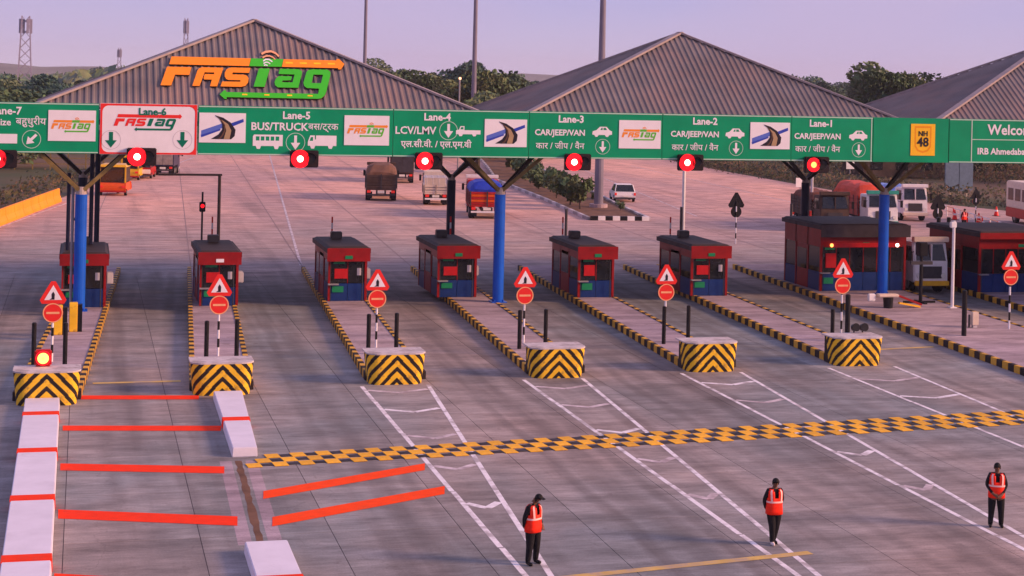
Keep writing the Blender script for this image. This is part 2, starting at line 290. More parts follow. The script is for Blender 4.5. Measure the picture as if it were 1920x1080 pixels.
# ------------------------------------------------------------------ mesh builder
class MB:
    def __init__(s): s.v = []; s.f = []; s.m = []; s.mi = 0
    def add(s, vs_, fs_):
        o = len(s.v); s.v += [tuple(p) for p in vs_]
        for f in fs_: s.f.append(tuple(i+o for i in f)); s.m.append(s.mi)
        return s
    def mat(s, i): s.mi = i; return s
    def box(s, x0, x1, y0, y1, z0, z1, rz=0, piv=None, taper=0.0):
        t = taper
        p = [(x0, y0, z0), (x1, y0, z0), (x1, y1, z0), (x0, y1, z0), (x0+t, y0+t, z1), (x1-t, y0+t, z1), (x1-t, y1-t, z1), (x0+t, y1-t, z1)]
        if rz:
            cx, cy = piv if piv else ((x0+x1)/2, (y0+y1)/2); c, n = cos(rz), sin(rz)
            p = [(cx+(a-cx)*c-(b-cy)*n, cy+(a-cx)*n+(b-cy)*c, z) for a, b, z in p]
        return s.add(p, [(0, 3, 2, 1), (4, 5, 6, 7), (0, 1, 5, 4), (1, 2, 6, 5), (2, 3, 7, 6), (3, 0, 4, 7)])
    def tube(s, p0, p1, r0, r1=None, n=10, cap=True):
        r1 = r0 if r1 is None else r1; p0 = Vector(p0); p1 = Vector(p1); d = (p1-p0).normalized()
        a = d.orthogonal().normalized(); b = d.cross(a); vs_ = []
        for p, r in ((p0, r0), (p1, r1)):
            for i in range(n):
                t = 2*pi*i/n; vs_.append(p+a*cos(t)*r+b*sin(t)*r)
        fs_ = [(i, (i+1) % n, n+(i+1) % n, n+i) for i in range(n)]
        if cap: fs_ += [tuple(range(n-1, -1, -1)), tuple(range(n, 2*n))]
        return s.add(vs_, fs_)
    def beam(s, p0, p1, w_, h_):
        p0 = Vector(p0); p1 = Vector(p1); d = (p1-p0).normalized(); up = Vector((0, 0, 1)) if abs(d.z) < 0.95 else Vector((0, 1, 0))
        a = d.cross(up).normalized()*w_/2; b = a.cross(d).normalized()*h_/2; vs_ = []
        for p in (p0, p1): vs_ += [p-a-b, p+a-b, p+a+b, p-a+b]
        return s.add(vs_, [(0, 1, 2, 3), (7, 6, 5, 4), (0, 4, 5, 1), (1, 5, 6, 2), (2, 6, 7, 3), (3, 7, 4, 0)])
    def poly(s, pts, f, depth=None, holes=()):
        """flat polygon with holes; f(u, v, w) -> 3D; depth w from 0 to depth"""
        rings = [list(pts)]+[list(h) for h in holes]
        flat = [p for r in rings for p in r]
        tris = tessellate_polygon([[Vector((a, b, 0)) for a, b in r] for r in rings])
        top = depth if depth is not None else 0
        n = len(flat); vs_ = [f(a, b, top) for a, b in flat]; fs_ = []
        for t in tris:
            a, b, c = [Vector((*flat[i], 0)) for i in t]
            fs_.append(tuple(t) if (b-a).cross(c-a).z > 0 else (t[0], t[2], t[1]))
        s.add(vs_, fs_)
        return s
    def side(s, pts, f, depth, holes=()):
        for r in [list(pts)]+[list(h) for h in holes]:
            n = len(r); s.add([f(a, b, 0) for a, b in r]+[f(a, b, depth) for a, b in r], [(i, (i+1) % n, n+(i+1) % n, n+i) for i in range(n)])
        return s
    def loft(s, rings, cap=True):
        n = len(rings[0]); vs_ = [p for r in rings for p in r]; fs_ = []
        for k in range(len(rings)-1):
            for i in range(n): fs_.append((k*n+i, k*n+(i+1) % n, (k+1)*n+(i+1) % n, (k+1)*n+i))
        if cap: fs_ += [tuple(range(n-1, -1, -1)), tuple((len(rings)-1)*n+i for i in range(n))]
        return s.add(vs_, fs_)
    def mesh(s, name, mats, bevel=0, smooth=False, fix=True):
        me = bpy.data.meshes.new(name); me.from_pydata(s.v, [], s.f); me.update()
        ms = mats if isinstance(mats, (list, tuple)) else [mats]
        for m_ in ms: me.materials.append(M[m_] if isinstance(m_, str) else m_)
        me.polygons.foreach_set('material_index', s.m)
        if bevel or fix:
            bm = bmesh.new(); bm.from_mesh(me)
            if fix: bmesh.ops.recalc_face_normals(bm, faces=bm.faces)
            if bevel: bmesh.ops.bevel(bm, geom=bm.edges[:], offset=bevel, segments=2, affect='EDGES', clamp_overlap=True)
            bm.to_mesh(me); bm.free()
        if smooth: me.polygons.foreach_set('use_smooth', [True]*len(me.polygons))
        return me
    def build(s, name, mats, parent=None, bevel=0, smooth=False, fix=True):
        o = bpy.data.objects.new(name, s.mesh(name, mats, bevel, smooth, fix)); C.objects.link(o)
        if parent: o.parent = parent
        return o
def box(*a, **k): return MB().box(*a, **k)
def thing(name, label, cat, loc=(0, 0, 0), rz=0, group=None):
    o = bpy.data.objects.new(name, None); C.objects.link(o); o.location = loc; o.rotation_euler = (0, 0, rz)
    o.empty_display_size = 0.3; o['label'] = label; o['category'] = cat
    if group: o['group'] = group
    return o
def tag(o, label, cat, group=None):
    o['label'] = label; o['category'] = cat
    if group: o['group'] = group
    return o
def struct(o): o['kind'] = 'structure'; return o
kids = {}
def copy_tree(o, parent=None):
    c = o.copy(); C.objects.link(c)
    if parent: c.parent = parent; c.matrix_parent_inverse = o.matrix_parent_inverse.copy()
    for ch in [x for x in bpy.data.objects if x.parent == o]: copy_tree(ch, c)
    return c
def inst(me, name, parent, loc=(0, 0, 0), rz=0, scl=None):
    o = bpy.data.objects.new(name, me); C.objects.link(o); o.location = loc; o.rotation_euler = (0, 0, rz)
    if parent: o.parent = parent
    if scl: o.scale = scl
    return o

_tcache = {}
def text_mesh(body, size, align='CENTER', shear=0.0, spacing=1.0, offset=0.0):
    key = (body, size, align, shear, spacing, offset)
    if key in _tcache: return _tcache[key]
    cu = bpy.data.curves.new('t', 'FONT'); cu.body = body; cu.size = size; cu.align_x = align; cu.align_y = 'CENTER'
    cu.shear = shear; cu.space_character = spacing; cu.offset = offset; cu.extrude = 0.004; cu.resolution_u = 2
    o = bpy.data.objects.new('t', cu); C.objects.link(o)
    dg = bpy.context.evaluated_depsgraph_get(); me = bpy.data.meshes.new_from_object(o.evaluated_get(dg))
    bpy.data.objects.remove(o); bpy.data.curves.remove(cu); me.name = 'lettering'; _tcache[key] = me
    return me
def text(body, size, m, parent, x, y, z, name='lettering', **k):
    me = text_mesh(body, size, **k).copy(); me.materials.clear(); me.materials.append(M[m])
    o = bpy.data.objects.new(name, me); C.objects.link(o); o.location = (x, y, z); o.rotation_euler = (pi/2, 0, 0); o.parent = parent
    return o

# ================================================================== SETTING
# ground out to the horizon
g = MB(); n = 26
ys = [-60, -20, 20, 60, 100, 150, 200, 260, 340, 450, 600, 800, 1100, 1500, 2100, 3000, 4500]
xs = [-3000, -1800, -1000, -600, -350, -200, -120, -70, -35, -15, 0, 20, 45, 75, 110, 160, 230, 340, 500, 800, 1300, 2000, 3200]
vsn = []
for y in ys:
    for x in xs:
        zz = -0.09
        if y > 250: zz += 1.2*sin(x*0.011+y*0.007)*min(1, (y-250)/400)
        vsn.append((x, y, min(zz, 2.0)))
g.add(vsn, [(j*len(xs)+i, j*len(xs)+i+1, (j+1)*len(xs)+i+1, (j+1)*len(xs)+i) for j in range(len(ys)-1) for i in range(len(xs)-1)])
struct(g.build('ground', 'soil', fix=False))
# far hills: low uneven ridges
hb = MB()
for (d0, hmax, seed, a0, a1) in ((2300, 30, 1, -25, 60), (3200, 50, 5, -30, 65)):
    prev = None; rnd = random.Random(seed); pts = []
    for i in range(0, 91):
        a = R(a0+(a1-a0)*i/90); h = hmax*(0.40 if a > R(6) else .8)*(0.45+0.25*sin(i*0.21+seed)+0.2*sin(i*0.53+2*seed)+0.1*sin(i*1.7))
        pts.append((a, h))
    vv = []
    for a, h in pts:
        for dd, hh in ((d0-350, -1), (d0-120, h*0.55), (d0, h), (d0+300, -1)):
            vv.append((dd*sin(a), dd*cos(a), hh+rnd.uniform(0, 1.2)*(hh > 0)))
    hb.add(vv, [(4*i+k, 4*i+4+k, 4*i+5+k, 4*i+1+k) for i in range(90) for k in range(3)])
struct(hb.build('hills', 'hill', smooth=True))

# far road: one concrete sheet with its real outline, 4 cm over the soil
rl = [(-16, 95), (-16, 100), (-9.4, 112), (-6.2, 127), (-2.2, 150), (3.5, 185), (13, 232), (26, 290), (40, 350), (62, 430), (110, 560)]
rr = [(150, 560), (112, 430), (96, 350), (88, 290), (82, 240), (79, 205), (78, 180), (77.5, 160), (84, 138), (96, 112), (120, 95)]
rd = MB(); rd.poly(rl+rr, lambda a, b, w_: (a, b, -0.012))
road = struct(rd.build('road', 'road', fix=False))
# plaza base and its slabs
base = struct(box(-22, 90, 22, 97, -0.30, -0.016).build('plaza_pavement', 'joint'))
sx, sy = 3.2, 4.6
slab_me = box(0, sx-0.018, 0, sy-0.018, -0.014, 0).mesh('slab', 'slab')
k = 0
for j in range(0, 14):
    for i in range(-5, 20):
        x0 = -0.25+i*sx; y0 = 32.6+j*sy
        if any(inview(x0+a*sx, y0+b*sy) for a in (0, .5, 1) for b in (0, .5, 1)):
            if y0 < 97-sy+0.2 and x0 < 56 and k < 298:
                o = inst(slab_me, 'slab', base, (x0, y0, 0)); k += 1
print('slabs', k)
# joints and cracks in the far road as recessed dark strips (proud sheet)
jt = MB()
def strip(mb, p0, p1, w_, z=0.002):
    p0 = Vector((*p0, 0)); p1 = Vector((*p1, 0)); d = (p1-p0).normalized(); nn = Vector((-d.y, d.x, 0))*w_/2
    mb.add([(*(p0-nn).xy, z), (*(p1-nn).xy, z), (*(p1+nn).xy, z), (*(p0+nn).xy, z)], [(0, 1, 2, 3)])
for xk in range(0, 9):
    strip(jt, (-1+xk*6.4+0.6, 97.1), (8+xk*7.3, 300), 0.05, -0.004)
jt.build('joint_lines', 'farjoint', road, fix=False)['kind'] = 'stuff'
fl = MB(); strip(fl, (15.2, 130), (24.6, 234), 0.16, -0.004); strip(fl, (12.5, 100), (15.19, 129.9), 0.16, -0.004)
strip(fl, (-8.0, 112), (-1.2, 147), 0.2, -0.004); strip(fl, (-1.2, 147), (14, 225), 0.2, -0.004)
strip(fl, (50, 135), (62, 215), 0.14, -0.004); strip(fl, (64, 128), (70, 215), 0.14, -0.004)
fl.build('road_marking', 'wornp', road, fix=False)

# painted lines on the plaza (children of the pavement)
_pz = [0.003]
def paint(name, m, polys, z=None):
    if z is None: _pz[0] += 0.00006; z = _pz[0]
    mb = MB()
    for p in polys: mb.add([(a, b, z) for a, b in p], [tuple(range(len(p)))])
    return mb.build(name, m, base, fix=False)
def linepoly(p0, p1, w_):
    p0 = Vector(p0); p1 = Vector(p1); d = (p1-p0).normalized(); nn = Vector((-d.y, d.x))*w_/2
    return [tuple(p0-nn), tuple(p1-nn), tuple(p1+nn), tuple(p0+nn)]
def lerp(a, b, t): return a+(b-a)*t
pairs = [(9.92, 10.42, 12.45, 61.2), (16.12, 16.60, 18.45, 61.8), (22.57, 23.05, 25.0, 62.4), (28.95, 30.35, 31.80, 62.9)]
for ii, (xl, xr36, xr62, yn) in enumerate(pairs):
    ys_ = 33.5
    rx = lambda y: xr36+(xr62-xr36)*(y-36.3)/(62-36.3)
    y = ys_
    while y < yn:          # each painted length with small breaks, as worn
        y2 = min(yn, y+random.uniform(5, 9))
        paint('white_line', 'whitep', [linepoly((xl, y), (xl+0.02, y2-0.05), 0.15)])
        paint('white_line', 'whitep', [linepoly((rx(y), y), (rx(y2-0.05), y2-0.05), 0.15)])
        y = y2
    for kk, yc in enumerate((43.7, 48.1, 52.3, 56.5, 60.0)):
        if yc > yn: continue
        a = (xl+0.1, yc+0.35); b = ((xl+rx(yc))/2, yc-0.22); c = (rx(yc)-0.1, yc+0.35)
        mw = 'whitep' if (kk+ii) % 3 == 0 else 'wornp'
        paint('chevron_marking', mw, [linepoly(a, b, 0.24)]); paint('chevron_marking', mw, [linepoly(b, c, 0.24)])
# red transverse bars
for (x0, y0, x1, y1, wd, m) in ((0.10, 60.25, 4.05, 59.75, 0.8, 'redp'), (-0.44, 55.2, 4.40, 54.5, 0.85, 'redp'), (-0.44, 49.85, 4.06, 48.8, 0.95, 'redp'),
                                (-0.42, 44.6, 3.95, 43.2, 1.0, 'redp'), (-0.42, 38.9, 3.6, 37.4, 1.05, 'redp'),
                                (4.85, 45.75, 9.75, 48.35, 0.95, 'orangep'), (4.80, 43.0, 9.75, 45.55, 1.0, 'orangep')):
    e0 = Vector((x0, y0)).normalized()*wd*.45; e1 = Vector((x1, y1)).normalized()*wd*.45
    paint('red_bar', m, [[(x0-e0.x, y0-e0.y), (x1-e1.x, y1-e1.y), (x1+e1.x, y1+e1.y), (x0+e0.x, y0+e0.y)]])
for (a, b) in (((0.5, 62.9), (3.6, 63.0)), ((33.2, 67.0), (36.0, 67.4)), ((10.6, 37.1), (17.2, 38.1))):
    paint('yellow_line', 'yline', [linepoly(a, b, 0.28)])
# rumble strip of raised checks
rum = thing('rumble_strip', 'long band of raised yellow and black checks crossing all the lanes', 'rumble strip')
L0 = Vector((5.25, 49.75)); L1 = Vector((33.5, 52.8)); dd = (L1-L0); LL = dd.length; dd.normalize(); nn = Vector((-dd.y, dd.x)); ang = math.atan2(dd.y, dd.x)
pit = 0.86; nrow = 3; ncol = 35
rw0 = 0.50
ym = box(-0.205, 0.205, -0.24, 0.24, 0.012, 0.026).mesh('yellow_block', 'yellowp'); bmh = box(-0.165, 0.165, -0.13, 0.13, 0.012, 0.024).mesh('black_block', 'blackp')
for r_ in range(nrow):
    for c_ in range(ncol+1):
        t = c_*(0.765+0.0012*c_)+(r_-1)*0.38
        wv = 1+0.42*c_/ncol
        p = L0+dd*t+nn*((r_-1)*0.53*wv)
        inst(ym, 'yellow_block', rum, (p.x, p.y, 0), ang+random.uniform(-.02, .02), (1, wv, 1))
        q = p+dd*(0.383+0.0012*c_)
        inst(bmh, 'black_block', rum, (q.x, q.y, 0), ang+random.uniform(-.02, .02), (1, wv*0.93, 1))

# ------------------------------------------------------------------ low white kerb medians of lane 6
def white_median(label, x0, x1, x0b, x1b, ya, yb, bars, h=0.28, front=True):
    t = thing('white_median', label, 'median kerb')
    edges = [ya]+[b for b in bars]+[yb]
    def xa(y): return lerp(x0, x0b, (y-ya)/(yb-ya)), lerp(x1, x1b, (y-ya)/(yb-ya))
    bw = 0.26
    prev = ya
    for b in list(bars)+[None]:
        e_ = yb if b is None else b-bw
        if e_-prev > 0.3:
            a0, a1 = xa(prev); b0, b1 = xa(e_)
            mb = MB(); mb.add([(a0, prev, 0.001), (a1, prev, 0.001), (b1, e_-0.02, 0.001), (b0, e_-0.02, 0.001), (a0+.02, prev+.02, h), (a1-.02, prev+.02, h), (b1-.02, e_-0.02, h), (b0+.02, e_-0.02, h)],
                   [(0, 3, 2, 1), (4, 5, 6, 7), (0, 1, 5, 4), (1, 2, 6, 5), (2, 3, 7, 6), (3, 0, 4, 7)])
            mb.build('kerb_block', 'kerbw', t, bevel=0.02)
        if b is not None:
            a0, a1 = xa(b-bw); b0, b1 = xa(b+bw)
            mb = MB(); mb.add([(a0-.01, b-bw, 0.001), (a1+.01, b-bw, 0.001), (b1+.01, b+bw, 0.001), (b0-.01, b+bw, 0.001), (a0+.005, b-bw, h+.006), (a1-.005, b-bw, h+.006), (b1-.005, b+bw, h+.006), (b0+.005, b+bw, h+.006)],
                   [(0, 3, 2, 1), (4, 5, 6, 7), (0, 1, 5, 4), (1, 2, 6, 5), (2, 3, 7, 6), (3, 0, 4, 7)])
            mb.build('red_band', 'redp', t)
            prev = b+bw
    return t
white_median('long low white kerb with red bands running to the leftmost chevron block', -1.55, -0.45, -1.72, -0.58, 33.0, 58.9, [34.4, 39.75, 45.3, 50.9, 56.3])
white_median('short white kerb with one red band ending at the checked rumble strip', 4.40, 5.15, 4.50, 5.50, 50.35, 59.4, [54.6])
white_median('white kerb block with red end at the bottom edge of the picture', 3.80, 4.88, 3.85, 4.88, 31.0, 40.3, [37.2])
# small gutter gap between the lane slabs
gm = MB(); rg_ = random.Random(3); pr = None
for i in range(24):
    y = 49.9-9.3*i/23; x = 4.55-.25*i/23+rg_.uniform(-.015, .015); wv = rg_.uniform(.07, .12)
    if pr: gm.add([(pr[0]-pr[2], pr[1], .0022), (x-wv, y, .0022), (x+wv, y, .0022), (pr[0]+pr[2], pr[1], .0022)], [(0, 1, 2, 3)])
    pr = (x, y, wv)
gm.build('gutter', 'earth', base, fix=False)
gm = MB(); strip(gm, (4.18, 49.9), (3.95, 41), .34, .0012); strip(gm, (4.92, 49.9), (4.68, 41), .34, .0012); gm.build('gutter_edge', 'island', base, fix=False)

# ================================================================== TOLL ISLANDS
SK = 0.055
def kerb_meshes(h):
    return box(-0.10, 0.10, -0.245, 0.245, 0, h).mesh('kerb_stone', 'kerby', bevel=0.012), box(-0.10, 0.10, -0.245, 0.245, 0, h).mesh('kerb_stone', 'kerbb', bevel=0.012)
KY, KB = kerb_meshes(0.30)
def island(label, xl60, xr60, y0, y1, sk=SK, vis=True, step=0.5, wid=0.0):
    t = thing('toll_island', label, 'traffic island', (0, 0, 0), 0, 'kerbed islands between the toll lanes')
    fl_ = lambda y: xl60+sk*(y-60); fr = lambda y: xr60+(sk+wid)*(y-60)
    mb = MB(); mb.add([(fl_(y0)+.1, y0, 0.001), (fr(y0)-.1, y0, 0.001), (fr(y1)-.1, y1, 0.001), (fl_(y1)+.1, y1, 0.001), (fl_(y0)+.1, y0, 0.27), (fr(y0)-.1, y0, 0.27), (fr(y1)-.1, y1, 0.27), (fl_(y1)+.1, y1, 0.27)],
           [(0, 3, 2, 1), (4, 5, 6, 7), (0, 1, 5, 4), (1, 2, 6, 5), (2, 3, 7, 6), (3, 0, 4, 7)])
    mb.build('paving', 'island', t)
    a1 = -math.atan(sk); a2 = -math.atan(sk+wid)
    y = y0+0.25; k_ = 0
    while y < y1:
        inst(KY if k_ % 2 else KB, 'kerb_stone', t, (fl_(y), y, 0), a1)
        if fr(y) < 60: inst(KY if k_ % 2 else KB, 'kerb_stone', t, (fr(y), y, 0), a2)
        y += step; k_ += 1
    return t
ISL = [  # centre at y=60, nose y, half width
    (-1.02, 59.0, 1.02, 'leftmost toll island, behind the white kerb with red bands'),
    (4.86, 60.1, 1.02, 'second toll island from the left, right of the red-barred lane'),
    (11.25, 61.4, 1.05, 'third toll island from the left'),
    (17.55, 62.0, 1.05, 'fourth toll island from the left, carrying the middle blue column'),
    (23.95, 62.6, 1.05, 'fifth toll island from the left'),
    (30.45, 63.2, 1.05, 'sixth toll island, just left of the wide paved island')]
for (xc, yn, hw, lb) in ISL:
    island(lb+(', striped kerb' if len(lb.split()) < 13 else ''), xc-hw, xc+hw, yn+0.9, 97)
island('wide paved island with yellow and black kerb around the right blue column', 36.15, 41.75, 50.0, 97, sk=0.06)
island('far right toll island of the opposite carriageway with striped kerb', 44.75, 48.6, 66, 97, sk=0.093)

# chevron noses: rounded concrete block, flared at the top, with chevron bands as geometry
def nose_outline(k=1.0):
    hw, L_, r_ = 1.05*k, 0.62*k, 0.42*k; pts = [(-hw, 0.25)]
    for (cx, cy, a0) in ((-hw+r_, -L_+r_, pi), (hw-r_, -L_+r_, 1.5*pi)):
        for i in range(9): a = a0+i/8*pi/2; pts.append((cx+r_*cos(a), cy+r_*sin(a)))
    pts.append((hw, 0.25)); return pts
def nose_mesh():
    H_ = 1.12; pts = [Vector(p) for p in nose_outline()]; cum = [0]
    for a, b in zip(pts[:-1], pts[1:]): cum.append(cum[-1]+(b-a).length)
    Lt = cum[-1]; nu, nv = 130, 44; mb = MB(); ps = []
    for i in range(nu+1):
        t_ = Lt*i/nu; j = 0
        while j < len(cum)-2 and cum[j+1] < t_: j += 1
        ps.append((pts[j].lerp(pts[j+1], (t_-cum[j])/(cum[j+1]-cum[j])), t_-Lt/2))
    vs_ = [(p.x*(.93+.12*v/nv), p.y*(.93+.12*v/nv), v/nv*H_) for v in range(nv+1) for p, _ in ps]
    mb.v += vs_
    for j in range(nv):
        for i in range(nu):
            sdist = abs((ps[i][1]+ps[i+1][1])/2); z = (j+.5)/nv*H_
            d = (z+sdist*1.0+0.12) % 0.40
            mb.f.append((j*(nu+1)+i, j*(nu+1)+i+1, (j+1)*(nu+1)+i+1, (j+1)*(nu+1)+i)); mb.m.append(0 if d < 0.215 else 1)
    return mb.mesh('chevron_face', ['chevy', 'chevb'], fix=False)
NOSE = nose_mesh()
nb = MB(); 
cap = nose_outline(1.055)+[(1.1, 0.75), (-1.1, 0.75)]
nb.poly(cap, lambda a, b, w_: (a, b, 1.10+w_), 0.05); nb.side(cap, lambda a, b, w_: (a, b, 1.10+w_), 0.05)
NCAP = nb.mesh('cap', 'nosec')
NBODY = box(-0.96, 0.96, 0.0, 0.7, 0.001, 1.10).mesh('block', 'chevb')
order = ['leftmost', 'second from the left', 'third from the left', 'fourth from the left', 'fifth from the left', 'beside the wide paved island']
for k_, (xc, yn, hw, lb) in enumerate(ISL):
    lab = ['yellow and black chevron block with a glowing beacon, behind the long white kerb',
           'chevron concrete block behind the short white kerb with one red band', 'chevron concrete block third from the left, ahead of the paired white lines',
           'chevron concrete block fourth from the left, ahead of the blue column', 'chevron concrete block fifth from the left', 'chevron concrete block standing nearest the wide paved island on the right'][k_]
    t = thing('chevron_block', lab, 'crash block', (xc, yn+0.5, 0), 0, 'chevron crash blocks at the island heads')
    for nm, me in (('chevron_face', NOSE), ('cap', NCAP), ('block', NBODY)): inst(me, nm, t)

# ================================================================== CANOPY
YF = 81.5; YB = 94.0; ZE = 9.45; ZA = 13.85
YS = 79.6     # sign face plane
can = thing('toll_canopy', 'long toll plaza canopy with pyramid sheet roofs on blue columns', 'canopy')
deck = MB(); deck.box(-5.2, 64.5, YS+0.3, YB+0.6, 8.75, 8.95); deck.box(-5.2, 64.5, YB, YB+0.5, 8.96, ZE-0.05)
deck.build('deck', 'strutd', can)
gut = MB(); gut.box(-5.2, 64.5, YS+0.3, YF-0.02, 8.96, ZE-0.05); gut.build('front_gutter', 'lgrey', can)
def pyramid(x0, x1, sheets=True):
    xc = (x0+x1)/2; yc = (YF+YB)/2; A = Vector((xc, yc, ZA))
    corners = [Vector((x0, YF, ZE)), Vector((x1, YF, ZE)), Vector((x1, YB, ZE)), Vector((x0, YB, ZE))]
    for i in range(4):
        p, q = corners[i], corners[(i+1) % 4]; e_ = (q-p); Ln = e_.length; ed = e_/Ln
        mid = (p+q)/2; up = (A-mid); UL = up.length; ud = up/UL; nrm = ed.cross(ud).normalized()
        mb = MB(); mb.add([p, q, A], [(0, 1, 2)])
        s_ = 0.16
        while s_ < Ln-0.1:
            ln = UL*(1-abs(s_/Ln*2-1))-0.06
            if ln > 0.15:
                b0 = p+ed*s_; w_ = 0.055; hh = 0.055
                pts = [b0-ed*(w_+.03), b0-ed*w_*.6+nrm*hh, b0+ed*w_*.6+nrm*hh, b0+ed*(w_+.03)]
                tp = [x_+ud*ln for x_ in pts]
                mb.add(pts+tp, [(0, 1, 5, 4), (1, 2, 6, 5), (2, 3, 7, 6), (0, 3, 2, 1)])
            s_ += 0.32
        mb.build('corrugated_sheet', 'roof', can, fix=False)
    cp = MB()
    for c_ in corners: cp.beam(c_+Vector((0, 0, 0.06)), A+Vector((0, 0, 0.08)), 0.34, 0.10)
    cp.build('ridge_cap', 'roofcap', can)
ROOFS = [(-2.35, 18.95), (21.1, 41.45), (43.4, 63.8)]
for a, b in ROOFS: pyramid(a, b)
# columns with flared struts
COLX = [-0.05, 19.85, 41.1]
def column(x, y, m, top=5.55, r=0.27, ms='strut'):
    c_ = MB(); c_.tube((x, y, 0.27), (x, y, top), r, r, 20, cap=True); col = c_.build('column', m, can, smooth=False)
    kk = MB(); kk.tube((x, y, top+.002), (x, y, top+0.34), r*0.9, r*0.7, 14); kk.build('collar', 'collar', col)
    fl_ = MB(); fl_.box(x-.38, x+.38, y-.38, y+.38, .272, .31)
    for a in range(4): fl_.tube((x+.3*cos(a*pi/2+pi/4), y+.3*sin(a*pi/2+pi/4), .31), (x+.3*cos(a*pi/2+pi/4), y+.3*sin(a*pi/2+pi/4), .40), .035)
    fl_.build('base_plate', m, col)
    for sx_ in (-1, 1):
        for sy_ in (-1, 1):
            s_ = MB(); s_.beam((x+.1*sx_, y+.1*sy_, top+.2), (x+3.3*sx_, max(y+1.5*sy_, YS+.42), 8.75), 0.17, 0.17)
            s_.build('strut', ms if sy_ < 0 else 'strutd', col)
    return col
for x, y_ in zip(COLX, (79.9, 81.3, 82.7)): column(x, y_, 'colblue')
for x in COLX: column(x+0.05, 93, 'colnavy', 5.5, 0.24, 'strutd')  # rear columns take a darker navy than the front ones
column(63.0, 81.6, 'colblue')
# extra pipes beside the left column and a grey upright
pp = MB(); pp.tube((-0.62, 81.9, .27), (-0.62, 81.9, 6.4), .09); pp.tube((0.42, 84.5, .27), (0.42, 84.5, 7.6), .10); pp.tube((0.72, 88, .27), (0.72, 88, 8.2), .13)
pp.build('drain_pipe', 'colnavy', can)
pp = MB(); pp.tube((-0.42, 80.2, .27), (-0.42, 80.2, 5.9), .07); pp.build('conduit', 'grey', can)
# little trusses visible beneath the sign
tr = MB()
for y in (84.5, 90.5): tr.beam((-5, y, 8.66), (64, y, 8.66), 0.14, 0.16)
tr.build('beam', 'strutd', can)

# ================================================================== LOGO POLYGONS (measured from the large drawing of the same logo)
LG = {
 'bar1': ('O', [(527, 487), (972, 487), (957, 525), (511, 525)], []),
 'bar2': ('G', [(974, 487), (1158, 487), (1142, 525), (959, 525)], []),
 'bar3': ('O', [(1160, 487), (1466, 487), (1466, 480), (1482, 480), (1508, 504), (1482, 531), (1466, 531), (1466, 525), (1144, 525)], []),
 'f': ('O', [(499, 537), (634, 537), (619, 574), (541, 574), (517, 625), (459, 625)], []),
 'a': ('O', [(632, 625), (666, 552), (676, 542), (692, 536), (812, 536), (768, 625), (729, 625), (742, 594), (700, 594), (697, 588), (706, 568), (757, 568), (758, 560), (705, 560), (672, 625)], []),
 's': ('O', [(965, 534), (855, 534), (830, 542), (817, 560), (815, 578), (822, 590), (835, 594), (900, 594), (900, 601), (798, 602), (787, 625), (900, 625), (925, 620), (942, 604), (947, 584), (940, 572), (922, 567), (858, 567), (862, 558), (953, 558)], []),
 't': ('G', [(1012, 535), (1074, 535), (1031, 623), (970, 623)], []),
 'a2': ('G', [(1130, 535), (1240, 535), (1255, 545), (1252, 558), (1220, 624), (1105, 624), (1092, 615), (1090, 600), (1100, 583), (1120, 570), (1194, 570), (1185, 589), (1137, 591), (1132, 599), (1192, 599), (1210, 561), (1122, 560), (1120, 556)], []),
 'g': ('G', [(1315, 534), (1405, 534), (1418, 545), (1415, 560), (1375, 640), (1362, 658), (1340, 672), (1320, 674), (815, 674), (815, 683), (804, 683), (778, 663), (804, 643), (815, 643), (815, 651), (1327, 651), (1337, 626), (1268, 624), (1255, 615), (1253, 600), (1280, 548), (1292, 538)], [[(1318, 559), (1373, 559), (1353, 600), (1300, 600)]]),
}
ARCS = [('P', [(1036, 465), (1060, 454), (1092, 450), (1118, 459), (1135, 475)], 10), ('P', [(1040, 483), (1058, 475), (1080, 473), (1100, 480), (1111, 490)], 7),
        ('W', [(1041, 500), (1056, 491), (1075, 491), (1093, 502)], 7), ('W', [(1041, 512), (1055, 505), (1068, 506), (1079, 513)], 6), ('W', [(1042, 521), (1052, 518), (1063, 521)], 6)]
def offset_line(pts, wd):
    L_, R_ = [], []
    for i, p in enumerate(pts):
        a = Vector(pts[max(0, i-1)]); b = Vector(pts[min(len(pts)-1, i+1)]); d = (b-a).normalized(); n_ = Vector((-d.y, d.x))*wd/2
        L_.append(tuple(Vector(p)+n_)); R_.append(tuple(Vector(p)-n_))
    return L_+R_[::-1]
